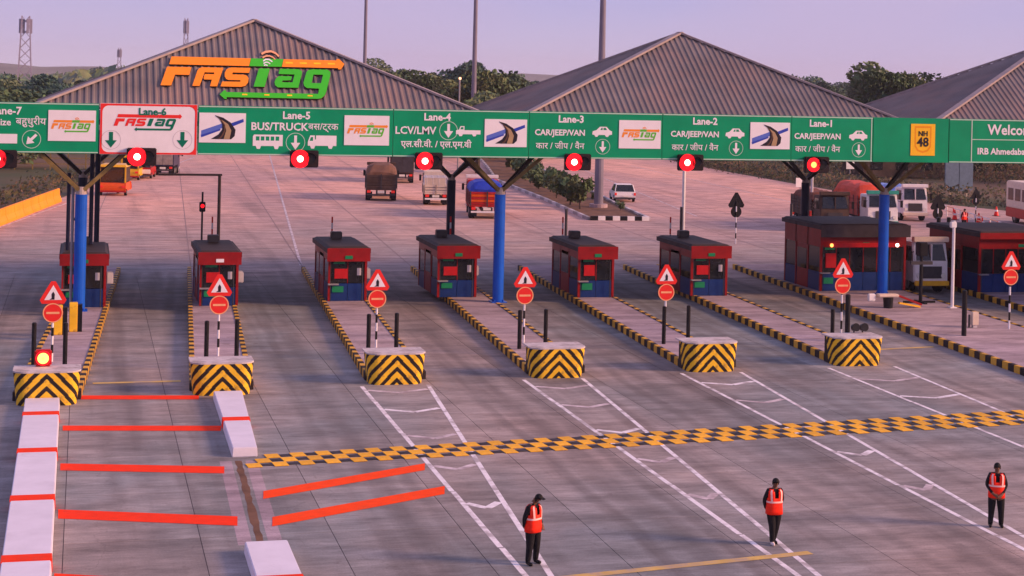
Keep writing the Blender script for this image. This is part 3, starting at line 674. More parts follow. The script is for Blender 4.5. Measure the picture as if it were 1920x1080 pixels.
# raised logo on the front roof slope
def roof_logo():
    t = thing('roof_logo_sign', 'big raised orange and green FASTag lettering on the front slope of the left roof', 'sign')
    ud = Vector((0, (YB-YF)/2, ZA-ZE)).normalized(); nrm = Vector((1, 0, 0)).cross(ud).normalized()
    org = Vector((0, YF, ZE))
    def on_roof(px, py):
        X, Y, Z = ray(px, py); d = Vector((X, Y, Z)); o = Vector((0, 0, CAM_H)); q = org+nrm*0.1
        return o+d*((q-o).dot(nrm)/d.dot(nrm))
    # anchor corners on the slope, then an affine map in slope coordinates
    p00 = on_roof(302, 166); p10 = on_roof(643, 176)
    tl = on_roof(316, 109); bl = on_roof(302, 166)
    def sl(p): return p.x, (p-org).dot(ud)
    x_l = sl(on_roof(301, 166))[0]; x_r = sl(on_roof(645, 118))[0]
    v_top = sl(on_roof(400, 109))[1]; v_bot = sl(on_roof(470, 185))[1]
    def f(a, b, w_):
        u = x_l+(a-459)/(1508-459)*(x_r-x_l); v = v_top+(b-487)/(676-487)*(v_bot-v_top)
        return tuple(Vector((u, 0, 0))+Vector((0, org.y, org.z))+ud*v+nrm*(0.085+w_))
    NMS = {'bar1': 'orange_bar', 'bar2': 'green_bar', 'bar3': 'arrow_bar', 'f': 'letter_f', 'a': 'letter_a', 's': 'letter_s', 't': 'letter_t', 'a2': 'letter_a', 'g': 'letter_g'}
    for kx, (c_, pts, holes) in LG.items():
        mb = MB(); mb.mat(0).poly(pts, f, 0.06, holes); mb.mat(1).side(pts, f, 0.06, holes)
        mb.build(NMS[kx], ['logo'+c_, 'logoS'], t, fix=False)
    for c_, pts, wd in ARCS:
        q = offset_line(pts, wd); mb = MB(); mb.poly(q, f, 0.07); mb.mat(1).side(q, f, 0.07)
        mb.build('signal_arc', ['logoP' if c_ == 'P' else 'signw', 'logoS'], t, fix=False)
    mb = MB()
    for x in (1168, 1249, 1330, 1411): mb.poly([(x, 501), (x+41, 501), (x+41, 509), (x, 509)], f, 0.066)
    for x in (902, 1024, 1151, 1266): mb.poly([(x, 658), (x+28, 658), (x+28, 664), (x, 664)], f, 0.066)
    mb.build('yellow_dash', 'logoY', t, fix=False)
roof_logo()

# ================================================================== OVERHEAD LANE SIGNS (vertical boards, plane y = YS)
Z0, Z1 = 7.42, 9.68
def sx_(px, py=250): return fp(px, py, YS)[0]
def sz_(px, py): return fp(px, py, YS)[1]
def P(px, py): return fp(px, py, YS)
def front(d=0.0):                     # map photo pixel on the sign face -> 3D
    return lambda a, b, w_: (a, YS-d-w_, b)
def logo_plate(parent, px0, px1, py0, py1, cols):
    x0, zt = P(px0, py0); x1, zb = P(px1, py1)
    pl = box(x0, x1, YS-0.03, YS-0.002, zb, zt).build('logo_plate', 'signw', parent)
    lx0 = lerp(x0, x1, 0.06); lx1 = lerp(x0, x1, 0.97); hh = (zt-zb); zt_ = zt-hh*0.24; zb_ = zb+hh*0.27
    def f(a, b, w_): return (lerp(lx0, lx1, (a-459)/1049), YS-0.032-w_, lerp(zt_, zb_, (b-448)/236))
    mats_ = {'O': 0, 'G': 1}
    mb = MB()
    for kx, (c_, pts, holes) in LG.items(): mb.mat(mats_[c_]).poly(pts, f, 0.004, holes)
    for c_, pts, wd in ARCS[:2]: mb.mat(0).poly(offset_line(pts, wd+3), f, 0.004)
    mb.build('logo', cols, pl, fix=False)
def arrow(parent, px, py, m='signw', s=0.36, ang=0, ring=True, ringm='signpale'):
    x, z = P(px, py)
    c, n_ = cos(ang), sin(ang)
    tr_ = lambda a, b: (x+(a*c-b*n_)*s, z+(a*n_+b*c)*s)
    pts = [(-.18, .9), (.18, .9), (.18, -.05), (.62, -.05), (0, -.95), (-.62, -.05), (-.18, -.05)]
    mb = MB(); mb.poly([tr_(a, b) for a, b in pts][::-1], front(), 0.008); mb.build('arrow', m, parent, fix=False)
    if ring:
        mb = MB(); o_ = [tr_(1.25*cos(t*pi/16), 1.25*sin(t*pi/16)) for t in range(32)]; i_ = [tr_(1.17*cos(t*pi/16), 1.17*sin(t*pi/16)) for t in range(32)]
        mb.poly(o_, front(), 0.006, [i_]); mb.build('arrow_ring', ringm, parent, fix=False)
def icon(parent, kind, px, py, w_):
    x, z = P(px, py); s = w_
    if kind == 'car': pts = [(-.5, -.02), (-.48, .1), (-.3, .15), (-.12, .32), (.22, .32), (.38, .15), (.5, .1), (.5, -.06), (.36, -.08), (.30, -.17), (.20, -.17), (.14, -.08), (-.18, -.08), (-.24, -.17), (-.34, -.17), (-.40, -.08), (-.5, -.06)]; wins = [[(-.1, .16), (.02, .16), (.02, .27), (-.04, .27)], [(.06, .16), (.24, .16), (.18, .27), (.06, .27)]]
    elif kind == 'bus': pts = [(-.5, -.12), (-.5, .2), (-.46, .26), (.5, .26), (.5, -.12), (.38, -.12), (.34, -.22), (.24, -.22), (.2, -.12), (-.22, -.12), (-.26, -.22), (-.36, -.22), (-.4, -.12)]; wins = [[(-.40+i*.165, .06), (-.28+i*.165, .06), (-.28+i*.165, .2), (-.40+i*.165, .2)] for i in range(5)]
    elif kind == 'truck': pts = [(-.5, -.12), (-.5, .02), (-.42, .24), (-.26, .24), (-.26, .10), (-.22, .10), (-.22, .24), (.5, .24), (.5, -.12), (.38, -.12), (.34, -.22), (.24, -.22), (.2, -.12), (-.24, -.12), (-.28, -.22), (-.38, -.22), (-.42, -.12)]; wins = [[(-.44, .05), (-.32, .05), (-.32, .18), (-.40, .18)]]
    else: pts = [(-.5, -.10), (-.5, .05), (-.38, .08), (-.32, .22), (-.16, .22), (-.16, .06), (.5, .06), (.5, -.10), (.34, -.10), (.30, -.18), (.2, -.18), (.16, -.10), (-.22, -.10), (-.26, -.18), (-.36, -.18), (-.4, -.10)]; wins = [[(-.33, .09), (-.2, .09), (-.2, .18), (-.29, .18)]]
    mb = MB(); mb.poly([(x+a*s, z+b*s) for a, b in pts], front(), 0.008, [[(x+a*s, z+b*s) for a, b in h] for h in wins])
    mb.build(kind+'_symbol', 'signw', parent, fix=False)
def road_plate(parent, px0, px1, py0, py1):
    x0, zt = P(px0, py0); x1, zb = P(px1, py1)
    pl = box(x0, x1, YS-0.03, YS-0.002, zb, zt).build('picture_plate', 'signw', parent)
    def f(d): return lambda a, b, w_: (lerp(x0, x1, a/110), YS-0.031-d-w_, lerp(zt, zb, b/75))
    mb = MB()
    mb.mat(1).poly([(5, 45), (60, 24), (62, 34), (5, 62)], f(0), 0.003)
    mb.mat(0).poly([(4, 56), (50, 40), (50, 44), (6, 62)], f(0.003), 0.003)
    mb.mat(0).poly([(74, 26), (104, 14), (105, 22), (78, 34)], f(0), 0.003)
    def crescent(pts_l, pts_r, mi, d): mb.mat(mi).poly(pts_l+pts_r[::-1], f(d), 0.003)
    crescent([(36, 6), (46, 14), (54, 28), (54, 42), (46, 54), (28, 66)], [(37, 6), (56, 12), (74, 24), (86, 42), (84, 58), (76, 66)], 2, 0.006)
    crescent([(48, 18), (60, 30), (64, 44), (58, 66)], [(52, 17), (68, 28), (76, 44), (72, 66)], 3, 0.010)
    crescent([(38, 8), (48, 16), (58, 30), (59, 44), (52, 58), (44, 66)], [(42, 9), (52, 17), (61, 30), (62, 44), (57, 57), (50, 66)], 4, 0.012)
    mb.build('picture', ['signblue', 'signblue2', 'signblack', 'signtan', 'signdk'], pl, fix=False)
def board(label, px0, px1, m='green', border=True, name='lane_sign', frame='signpale'):
    x0 = sx_(px0); x1 = sx_(px1)
    t = thing(name, label, 'road sign', (0, 0, 0), 0, 'overhead signs along the canopy front')
    box(x0+.012, x1-.012, YS, YS+0.14, Z0, Z1).build('board', m, t)
    if border:
        b_ = MB(); w_ = 0.045
        for (a, b, c, d) in ((x0+.03, x1-.03, Z0+.02, Z0+.02+w_), (x0+.03, x1-.03, Z1-.02-w_, Z1-.02)): b_.box(a, b, YS-0.012, YS+.002, c, d)
        b_.build('border', frame, t)
    return t
def T(parent, s, px, py, size, m='signw', **k):
    x, z = P(px, py); return text(s, size, m, parent, x, YS-0.012, z, **k)
t = board('green overhead sign at the far left reading Lane-7 with a diagonal arrow', -140, 185.5)
T(t, 'Lane-7', 12, 208, 0.48, offset=.012); T(t, 'Over Size', -16, 229, 0.42, offset=.008); T(t, 'बहुधुरीय', 58, 228, 0.44, offset=.003)
x0, zt = P(-60, 250); x1, zb = P(32, 269); box(x0, x1, YS-0.02, YS-.002, zb, zt).build('truck_symbol', 'signw', t)
arrow(t, 59, 261, ang=-pi/4, s=.33); logo_plate(t, 91, 179, 206, 265, ['signora', 'signlime'])
# lane 6: white board with red border
x0, x1 = sx_(187), sx_(369)
t = thing('lane_sign', 'white overhead sign with red border reading Lane-6 FASTag, two green arrows', 'road sign', (0, 0, 0), 0, 'overhead signs along the canopy front')
box(x0, x1, YS-.03, YS+0.14, Z0-.02, Z1+.03).build('board', 'signw', t)
def rrect(a, b, c, d, r_, n_=6):
    o_ = []
    for (cx, cy, s0) in ((b-r_, d-r_, 0), (a+r_, d-r_, 1), (a+r_, c+r_, 2), (b-r_, c+r_, 3)):
        for i in range(n_+1): t_ = (s0+i/n_)*pi/2; o_.append((cx+r_*cos(t_), cy+r_*sin(t_)))
    return o_
mb = MB(); mb.poly([(x0+.01, Z0-.01), (x1-.01, Z0-.01), (x1-.01, Z1+.02), (x0+.01, Z1+.02)], front(.03), 0.006, [rrect(x0+.10, x1-.10, Z0+.07, Z1-.07, .28)])
mb.build('border', 'signred', t, fix=False)
o = T(t, 'Lane-6', 286, 210, 0.46, 'signdg', offset=.012); o.location.y = YS-.045
lx0, _ = P(213, 230); lx1, _ = P(341, 230); zt = sz_(280, 212); zb = sz_(280, 246)
def f6(a, b, w_): return (lerp(lx0, lx1, (a-459)/1049), YS-0.034-w_, lerp(zt, zb, (b-470)/214))
mb = MB()
for kx, (c_, pts, holes) in LG.items():
    mb.mat(0 if c_ == 'O' or kx == 'bar2' else 1).poly(pts, f6, 0.006, holes)
mb.build('logo', ['signred', 'signdg'], t, fix=False)
for px in (208, 342):
    xx, zz = P(px, 262); mb = MB()
    mb.poly([(xx-.09, zz+.36), (xx+.09, zz+.36), (xx+.09, zz-.02), (xx+.26, zz-.02), (xx, zz-.36), (xx-.26, zz-.02), (xx-.09, zz-.02)][::-1], front(.03), 0.008)
    mb.build('arrow', 'signdg', t, fix=False)
    mb = MB(); mb.poly([(xx+.44*cos(a*pi/16), zz+.44*sin(a*pi/16)) for a in range(32)], front(.03), .006, [[(xx+.42*cos(a*pi/16), zz+.42*sin(a*pi/16)) for a in range(32)]]); mb.build('arrow_ring', 'lgrey', t, fix=False)
t = board('green overhead sign reading Lane-5 BUS/TRUCK with a road picture at its left', 371, 737)
road_plate(t, 374, 460, 211, 268); T(t, 'Lane-5', 556, 217, 0.48, offset=.014); T(t, 'BUS/TRUCK', 524, 238, 0.50, offset=.012); T(t, 'बस/ट्रक', 606, 238, 0.44, offset=.003)
icon(t, 'bus', 502, 267, 1.38); arrow(t, 554, 267); icon(t, 'truck', 604, 267, 1.34); logo_plate(t, 646, 729, 216, 273, ['signora', 'signlime'])
t = board('green overhead sign reading Lane-4 LCV/LMV with a road picture at its right', 737, 992)
T(t, 'Lane-4', 820, 220, 0.48, offset=.014); T(t, 'LCV/LMV', 779, 245, 0.50, offset=.010); arrow(t, 841, 245); icon(t, 'pickup', 878, 247, 1.2)
T(t, 'एल.सी.वी. / एल.एम.वी', 818, 271, 0.42, offset=.008); road_plate(t, 909, 987, 223, 276)
t = board('green overhead sign reading Lane-3 CAR/JEEP/VAN, right of the Lane-4 sign', 992, 1242)
T(t, 'Lane-3', 1071, 224, 0.48, offset=.014); T(t, 'CAR/JEEP/VAN', 1050, 249, 0.40, offset=.010); icon(t, 'car', 1129, 250, 1.0); T(t, 'कार / जीप / वैन', 1050, 274, 0.42, offset=.003); arrow(t, 1130, 275, s=.30)
logo_plate(t, 1161, 1238, 225, 279, ['signora', 'signlime'])
t = board('green overhead sign reading Lane-2 CAR/JEEP/VAN with a road picture at its right', 1242, 1484)
T(t, 'Lane-2', 1322, 228, 0.48, offset=.014); T(t, 'CAR/JEEP/VAN', 1303, 252, 0.40, offset=.010); icon(t, 'car', 1378, 253, 1.0); T(t, 'कार / जीप / वैन', 1303, 277, 0.42, offset=.003); arrow(t, 1380, 278, s=.30)
road_plate(t, 1407, 1480, 229, 280)
t = board('green overhead sign reading Lane-1 CAR/JEEP/VAN, closest to the yellow route shield', 1484, 1637)
T(t, 'Lane-1', 1540, 232, 0.48, offset=.014); T(t, 'CAR/JEEP/VAN', 1533, 256, 0.40, offset=.010); icon(t, 'car', 1609, 257, 1.0); T(t, 'कार / जीप / वैन', 1533, 280, 0.42, offset=.003); arrow(t, 1610, 281, s=.30)
xx = sx_(1634); box(xx-.02, xx+.025, YS-.012, YS+.002, Z0+.07, Z1-.07).build('edge_line', 'signpale', t)
# route shield
t = board('plain green overhead board carrying the yellow NH 48 route shield', 1637.5, 1779, border=False, name='route_sign')
x0, zt = P(1708, 232); x1, zb = P(1752, 292); pl = box(x0, x1, YS-.03, YS-.002, zb, zt).build('shield_plate', 'signyel', t)
cx = (x0+x1)/2
sh = [(-.47, .70), (.47, .70), (.47, .1), (.46, -.35), (.30, -.58), (0, -.68), (-.30, -.58), (-.46, -.35), (-.47, .1)]
zc = (zt+zb)/2
mb = MB(); mb.poly([(cx+a, zc+b) for a, b in sh][::-1], front(.03), .004, [[(cx+a*.84, zc+b*.86) for a, b in sh][::-1]]); mb.build('shield_outline', 'signy2', pl, fix=False)
text('NH', 0.36, 'signblack', pl, cx, YS-.04, zc+.30, offset=.010); text('48', 0.66, 'signblack', pl, cx, YS-.04, zc-.14, offset=.016)
t = board('green overhead board at the right edge reading Welcome and IRB Ahmedabad', 1780, 2140, name='welcome_sign')
xx = sx_(1822); zz = sz_(1860, 262)
b_ = MB(); b_.box(xx-.02, xx+.03, YS-.012, YS+.002, Z0+.07, Z1-.07); b_.box(xx+.04, sx_(2120), YS-.012, YS+.002, zz-.02, zz+.02); b_.build('edge_line', 'signpale', t)
T(t, 'Welcome', 1852, 244, 0.74, align='LEFT', offset=.016); T(t, 'IRB Ahmedabad', 1832, 284, 0.46, align='LEFT', offset=.012)

# ------------------------------------------------------------------ lane signals under the boards
def disc(mb, cx, y, cz, r_, n_=20, d=0.02):
    mb.tube((cx, y, cz), (cx, y-d, cz), r_, r_*.94, n_)
def signal(px, py, lane, amber=False):
    x, z = fp(px, py, YS-.28); yb = YS-.26
    t = thing('lane_signal', 'black lane signal lit %s under the %s sign' % ('amber' if amber else 'red', lane), 'signal light', (x, yb, z), 0, 'lit lane signals under the overhead boards')
    h = MB(); h.box(-.46, .86, 0, .24, -.40, .40); h.build('housing', 'signalbox', t, bevel=.04)
    s_ = MB(); disc(s_, 0, -.002, 0, .43 if not amber else .36); s_.build('lens', 'lampR', t)  # disc oversized so the red halo around the lamp is part of it
    s_ = MB(); disc(s_, 0, -.024, 0, .15 if not amber else .15, 14); s_.build('lit_core', 'lampO' if amber else 'lampC', t)
    s_ = MB(); disc(s_, .48, -.002, 0, .25, 16); s_.build('unlit_lens', 'black', t)
    v_ = MB()
    for c_ in (0, .48):
        n_ = 12; ro = .44 if c_ == 0 else .28
        a_ = [(c_+ro*cos(pi*i/n_), ro*sin(pi*i/n_)) for i in range(n_+1)]
        v_.add([(a, -.001, b) for a, b in a_]+[(a, -.10, b) for a, b in a_], [(i, i+1, n_+2+i, n_+1+i) for i in range(n_)])
    v_.build('visor', 'signalbox', t, fix=False)
    b_ = MB(); b_.beam((.2, .12, .401), (.2, .30, 7.40-z), .08, .05); b_.build('hanger', 'dark', t)
for px, py, ln, am in ((-6, 298, 'Lane-7', False), (257, 294, 'white Lane-6', False), (563, 298, 'Lane-5', False), (797, 302, 'Lane-4', False), (1077, 304, 'Lane-3', False), (1289, 305, 'Lane-2', False), (1526, 309, 'Lane-1', True)):
    signal(px, py, ln, am)

# ================================================================== BOOTHS
def booth(label, x0, x1, y0, y1, h=2.9, rz=0, sign=True, dark=False, fas='brd'):
    t = thing('toll_booth', label, 'toll booth', ((x0+x1)/2, (y0+y1)/2, 0.27), rz, 'toll booths on the islands')
    W = (x1-x0)/2; D = (y1-y0)/2
    zb, zw = (1.0, 2.35) if h > 3 else (.85, 1.95)
    box(-W+.05, W-.05, -D+.05, D-.05, .002, .06).build('floor', 'dark', t)
    box(-W+.1, W-.1, -D+1.6, D-.1, .062, zw-.1).build('inner_partition', 'interior', t)
    fr = MB()
    for a in (-W, W-.12):
        for b in (-D, -D/3, D/3, D-.12): fr.box(a, a+.12, b, b+.12, .003, h-.3)
    fr.box(-W+.121, W-.121, -D, -D+.10, zw, h-.3); fr.box(-W+.121, W-.121, D-.10, D, zw, h-.3)
    fr.box(-W, -W+.1, -D+.121, D-.121, zw, h-.302); fr.box(W-.1, W, -D+.121, D-.121, zw, h-.302)
    fr.build('frame', 'brd', t)
    # lower panels
    npn = max(2, int(round(2*W/0.85)))
    pw = (2*W-.26)/npn
    for i in range(npn):
        box(-W+.13+i*pw+.012, -W+.13+(i+1)*pw-.012, -D+.015, -D+.075, .01, zb).build('lower_panel', 'bblue', t)
        box(-W+.13+i*pw+.03, -W+.13+(i+1)*pw-.03, -D+.03, -D+.05, zb+.03, zw-.02).build('pane', 'glass', t)
        if i: box(-W+.13+i*pw-.018, -W+.13+i*pw+.018, -D+.012, -D+.07, zb+.001, zw-.001).build('mullion', 'brd', t)
    for sx2 in (-1, 1):
        for i in range(3):
            seg = (2*D-.24)/3; ya = -D+.13+i*seg
            xo = sx2*(W-.05)
            if i == 1:
                dr = box(xo-.03, xo+.03, ya+.05, ya+seg-.05, .01, zw-.01).build('door', 'brd', t)
                box(xo+sx2*.032, xo+sx2*.05, ya+.15, ya+seg-.15, 1.0, 2.1).build('pane', 'glass', dr)
            else:
                box(xo-.03, xo+.03, ya+.02, ya+seg-.02, .01, zb).build('lower_panel', 'bblue', t)
                box(xo-.015, xo+.015, ya+.04, ya+seg-.04, zb+.03, zw-.02).build('pane', 'glass', t)
    rf = MB(); rf.box(-W-.12, W+.12, -D-.25, D+.2, h-.3, h-.08); rf.box(-W-.06, W+.06, -D-.18, D+.14, h-.079, h, taper=.12); rf.build('roof', 'broof', t)
    box(-W-.1, W+.1, -D-.29, -D-.252, zw if W < 2 else zw+.55, h-.06).build('fascia', fas, t)
    if h < 3: ac = MB(); ac.box(-.3, .25, D*.5, D*.5+.5, h+.002, h+.35); ac.build('rooftop_unit', 'dark', t, bevel=.03)
    rnd = random.Random(int(x0*10)+3)
    box(-W-.02, -W+.5, -D-.22, -D+.014, zb-.05, zb+.01).build('counter', 'grey', t)
    q = MB(); q.box(W+.03, W+.33, -D+1.0, -D+1.7, zb+.1, zb+.6); q.build('air_conditioner', 'lgrey', t, bevel=.03)
    q = MB(); q.tube((W-.25, -D-.12, .01), (W-.25, -D-.12, zw+.1), .025, n=6); q.tube((-W+.1, -D-.11, .01), (-W+.1, -D-.11, zw+.1), .018, n=6); q.build('cable_pipe', 'dark', t)
    for i in range(2 if W < 1.5 else 4):
        a = -W+.25+rnd.random()*(2*W-.8); q = MB(); q.box(a, a+.28, -D+.25, -D+.45, zb+.25, zb+.55); q.build('monitor', 'grey', t)
    q = MB(); q.box(-.18, .18, -D-.32, -D-.292, zw+.12, zw+.28); q.build('number_box', 'signw' if rnd.random() < .5 else 'bgreen', t)
    if sign:
        k9 = rnd.random()
        box(-W+.3, -W+.85+k9*.15, -D-.05, -D+.01, zb+.25, zw-.3-.15*k9).build('notice_board', 'brdb', t)
        box(-W+.2, -W+.75, -D-.04, -D+.012, .38+.1*k9, .72).build('notice_board', 'bgreen', t)
        if k9 > .4: box(W-.5, W-.3, -D-.03, -D-.004, zb+.4, zb+.75).build('sticker', 'lgrey', t)
        box(-W+.25, -W+.8, -D-.04, -D-.005, zw-.14, zw-.03).build('notice_board', 'bgreen', t)
    return t
booth('narrow dark red toll booth behind the leftmost blue column', -0.85, 1.15, 80.9, 85.6, 2.55)
booth('dark red toll booth on the right side of the red-barred lane', 5.40, 7.20, 81.0, 86.0, 2.6)
booth('dark red toll booth on the third island from the left', 11.6, 13.5, 82.2, 87.2, 2.65)
booth('dark red toll booth beside the middle blue column', 17.2, 19.2, 83.2, 88.2, 2.65)
booth('dark red toll booth on the fifth island from the left', 24.3, 26.2, 82.6, 87.6, 2.65)
booth('dark red toll booth on the sixth island', 30.4, 32.4, 82.8, 87.8, 2.65)
booth('wide red and blue toll booth beside the right blue column', 38.2, 43.2, 84.2, 89.0, 3.6, fas='broof')
b8 = booth('big dark red booth of the opposite carriageway near the white pole', 46.9, 51.6, 83.0, 88.6, 3.3, sign=False)
booth('dark booth at the right edge of the picture behind the warning sign', 50.6, 54.0, 76.0, 81.5, 3.6, sign=False)
# lights strip on wide booth
t = thing('booth_light_bar', 'red light bar with lit ends over the windows of the wide booth', 'light', (40.6, 83.62, 2.78))
box(-2.2, 1.9, -.06, .02, -.12, .12).build('bar', 'brdb', t, bevel=.02)
for x, m in ((-2.05, 'lampO'), (1.75, 'lampC')):
    q = MB(); q.tube((x, -.061, 0), (x, -.09, 0), .10, .09, 12); q.build('lamp', m, t)

# ================================================================== SMALL ISLAND FURNITURE
ZI = 0.272
def bollard_mesh(h, r_=.085):
    mb = MB(); mb.tube((0, 0, 0), (0, 0, h), r_, r_, 14); mb.tube((0, 0, h), (0, 0, h+.03), r_, r_*.6, 14); return mb.mesh('bollard', 'black')
B15, B17, B12 = bollard_mesh(1.55), bollard_mesh(2.0, .11), bollard_mesh(1.25)
def boll(me, x, y, label, z=ZI): tag(inst(me, 'bollard', None, (x, y, z)), label, 'bollard', 'black steel posts on the islands')
boll(B15, -1.62, 65.4, 'thin black post left of the beacon on the leftmost island'); boll(B15, -0.50, 65.3, 'thin black post right of the beacon on the leftmost island')
boll(B15, 30.75, 66.4, 'black post at the left rear of the rightmost chevron block'); boll(B17, 32.0, 67.6, 'thick black post directly behind the rightmost chevron block')
boll(B17, 38.1, 68.6, 'thick black post standing alone on the wide paved island')
for k_, (xc, yn, hw, lb) in enumerate(ISL[1:5]):
    nm = ['second', 'third', 'fourth', 'fifth'][k_]
    boll(B15, xc-.2, yn+5.2, 'left black post on the %s island from the left' % nm); boll(B15, xc+.95, yn+5.4, 'right black post on the %s island from the left' % nm)
# warning + no entry signs
def sign_post(label, x, y, htri=2.55, back=False, z=ZI, s=1.0):
    t = thing('warning_sign_post', label, 'road sign', (x, y, z), pi if back else 0, 'triangle and round signs on striped posts')
    hp = htri-1.15
    pw = MB(); nseg = 8
    for i in range(nseg): pw.mat(i % 2); pw.tube((0, 0.04, i*htri/nseg), (0, 0.04, (i+1)*htri/nseg), .045, .045, 8)
    pw.build('post', ['signw', 'black'], t)
    yb_ = -.02
    def tri(r_, d, m, nm, par, yo):
        mb = MB(); pts = []
        for a in (90, 210, 330):
            for da in (-9, 9): pts.append((r_*cos(R(a+da)), htri-.05+r_*sin(R(a+da))))
        mb.poly(pts, lambda a, b, w_: (a, yo-w_, b), d); mb.side(pts, lambda a, b, w_: (a, yo-w_, b), d); return mb.build(nm, m, par)
    p_ = tri(.52*s, .02, 'signred', 'triangle_plate', t, -.01)
    pi_ = MB(); pts = [(.37*s*cos(R(a)), htri-.05+.37*s*sin(R(a))) for a in (90, 210, 330)]; pi_.poly(pts, lambda a, b, w_: (a, -.031-w_, b), .004); pi_.build('white_field', 'signw', p_)
    q = MB(); q.poly([(-.05, htri-.22), (.05, htri-.22), (.06, htri-.02), (.0, htri+.08), (-.06, htri-.02)], lambda a, b, w_: (a, -.036-w_, b), .004)
    q.poly([(-.14, htri-.22), (-.05, htri-.22), (-.02, htri-.15)], lambda a, b, w_: (a, -.036-w_, b), .004); q.build('symbol', 'signblack', p_)
    if back: box(-.02, .02, -.01, .0, htri-.4, htri+.3).build('back_rib', 'black', p_)
    d_ = MB(); disc(d_, 0, -.01, htri-.70*s-.02, .37*s, 28, .02); dd_ = d_.build('round_plate', 'signpinkred' if False else 'signred', t)
    r_ = MB(); o_ = [(.365*s*cos(a*pi/14), htri-.70*s-.02+.365*s*sin(a*pi/14)) for a in range(28)]; i_ = [(.325*s*cos(a*pi/14), htri-.70*s-.02+.325*s*sin(a*pi/14)) for a in range(28)]
    r_.poly(o_, lambda a, b, w_: (a, -.031-w_, b), .003, [i_]); r_.build('rim', 'logoP', dd_, fix=False)
    bar = MB(); bar.poly([(-.24*s, htri-.74*s-.02), (.24*s, htri-.74*s-.02), (.24*s, htri-.66*s-.02), (-.24*s, htri-.66*s-.02)], lambda a, b, w_: (a, -.032-w_, b), .004); bar.build('bar', 'logoP', dd_, fix=False)
    if back:
        b2 = MB(); disc(b2, 0, .035, htri-.72*s, .38*s, 24, .015); b2.build('back_cover', 'black', t)
        b3 = tri(.62*s, .012, 'black', 'back_cover', t, .03)
    return t
sign_post('warning triangle over round red sign on the leftmost island', -0.98, 66.1, 2.55)
sign_post('warning triangle over round red sign left of the wide booth', 32.2, 68.6, 3.0)
sign_post('warning triangle over round red sign near the right edge of the picture', 41.35, 70.3, 3.1)
for k_, (xc, yn, hw, lb) in enumerate(ISL[1:5]):
    sign_post('warning triangle over round red sign on the %s island from the left' % ['second', 'third', 'fourth', 'fifth'][k_], xc+.35, yn+6.6, 2.7)
sign_post('black back of a triangle and round sign pair on the far road, left one', *fp(1380, 400, 112.0)[:1], 112.0, 3.0, True, 0, 1.05)
sign_post('black back of a triangle and round sign pair near the blue-roofed truck', *fp(1758, 400, 112.0)[:1], 112.0, 2.9, True, 0, 1.05)
sign_post('small black back of a sign pair to the left of the red bus', *fp(1829, 400, 126.0)[:1], 126.0, 2.6, True, 0, .8)
sign_post('small back of a sign pair rising behind the leftmost booth', *fp(149, 470, 98.0)[:1], 96.5, 2.9, True, ZI, .6)
# beacon on the left nose
t = thing('beacon', 'round glowing yellow beacon in a red housing on the leftmost chevron block', 'warning light', (-1.17, 59.95, 1.16))
q = MB(); q.box(-.28, .28, -.12, .14, 0, .56); q.build('housing', 'brdb', t, bevel=.05)
q = MB(); disc(q, 0, -.122, .28, .25, 22, .03); q.build('ring', 'lampR', t)
q = MB(); disc(q, 0, -.153, .28, .185, 20, .03); q.build('lens', 'lampY', t)
q = MB(); disc(q, 0, -.184, .28, .05, 12, .02); q.build('centre', 'lampO', t)
t = thing('spotlight', 'pair of small black lamps on top of the rightmost chevron block', 'light', (31.0, 64.4, 1.16))
for dx in (-.22, .16):
    q = MB(); q.tube((dx, .0, .2), (dx, -.22, .24), .15, .17, 14); q.tube((dx, 0, 0), (dx, 0, .2), .03); q.build('lamp_head', 'black', t)
# yellow and black crash guards in front of the left column
for i, (x, lb) in enumerate(((-0.86, 'left'), (-0.26, 'right'))):
    t = thing('column_guard', '%s yellow box guard with black side before the leftmost blue column' % lb, 'guard block', (x, 72.8+i*.8, ZI), 0, 'guards before the blue column')
    box(-.17, .17, -.15, .25, 0, 1.2).build('yellow_face', 'chevy', t, bevel=.02); box(.172, .36, -.12, .3, 0, 1.12).build('black_side', 'black', t)
# boom barriers
def boom(label, x, y, L_=2.4, side=1, z=ZI, raised=False):
    t = thing('boom_barrier', label, 'barrier', (x, y, z), 0, 'lane barriers beside the booths')
    box(-.17, .17, -.2, .2, 0, 1.05).build('cabinet', 'jersey', t, bevel=.03)
    n_ = 8
    for i in range(n_):
        a = i*L_/n_; b = (i+1)*L_/n_-.004
        if raised: box(-.04, .04, -.27, -.22, .8+a, .8+b).build('arm_segment', 'signred' if i % 2 else 'signw', t)
        else: box(*sorted((side*a, side*b)), -.27, -.22, .85, .95).build('arm_segment', 'signred' if i % 2 else 'signw', t)
for k_, (x, y) in enumerate(((6.6, 90.5), (12.9, 90.6), (19.4, 90.9), (25.7, 90.8), (32.0, 90.9))):
    boom('raised red and white barrier arm behind the %s booth from the left' % ['second', 'third', 'fourth', 'fifth', 'sixth'][k_], x, y, 2.6, -1, raised=True)
# machine in front of the wide booth
t = thing('vehicle_detector', 'low black machine with pale top and brown folded arm in front of the wide booth', 'machine', (38.9, 77.6, ZI))
q = MB(); q.tube((0, 0, 0), (0, 0, .55), .22, .26, 14); q.build('drum', 'black', t)
box(-.6, .5, -.22, .22, .551, .70).build('top', 'cream', t, bevel=.04); box(-1.1, -.72, -.1, .1, .35, .72).build('lamp_box', 'white', t, bevel=.04)
q = MB(); q.beam((.5, 0, .62), (1.9, .2, .12), .16, .10); q.build('arm', 'brd', t); q = MB(); q.beam((.45, -.25, .28), (1.7, -.05, .05), .14, .09); q.build('lower_arm', 'yauto', t)
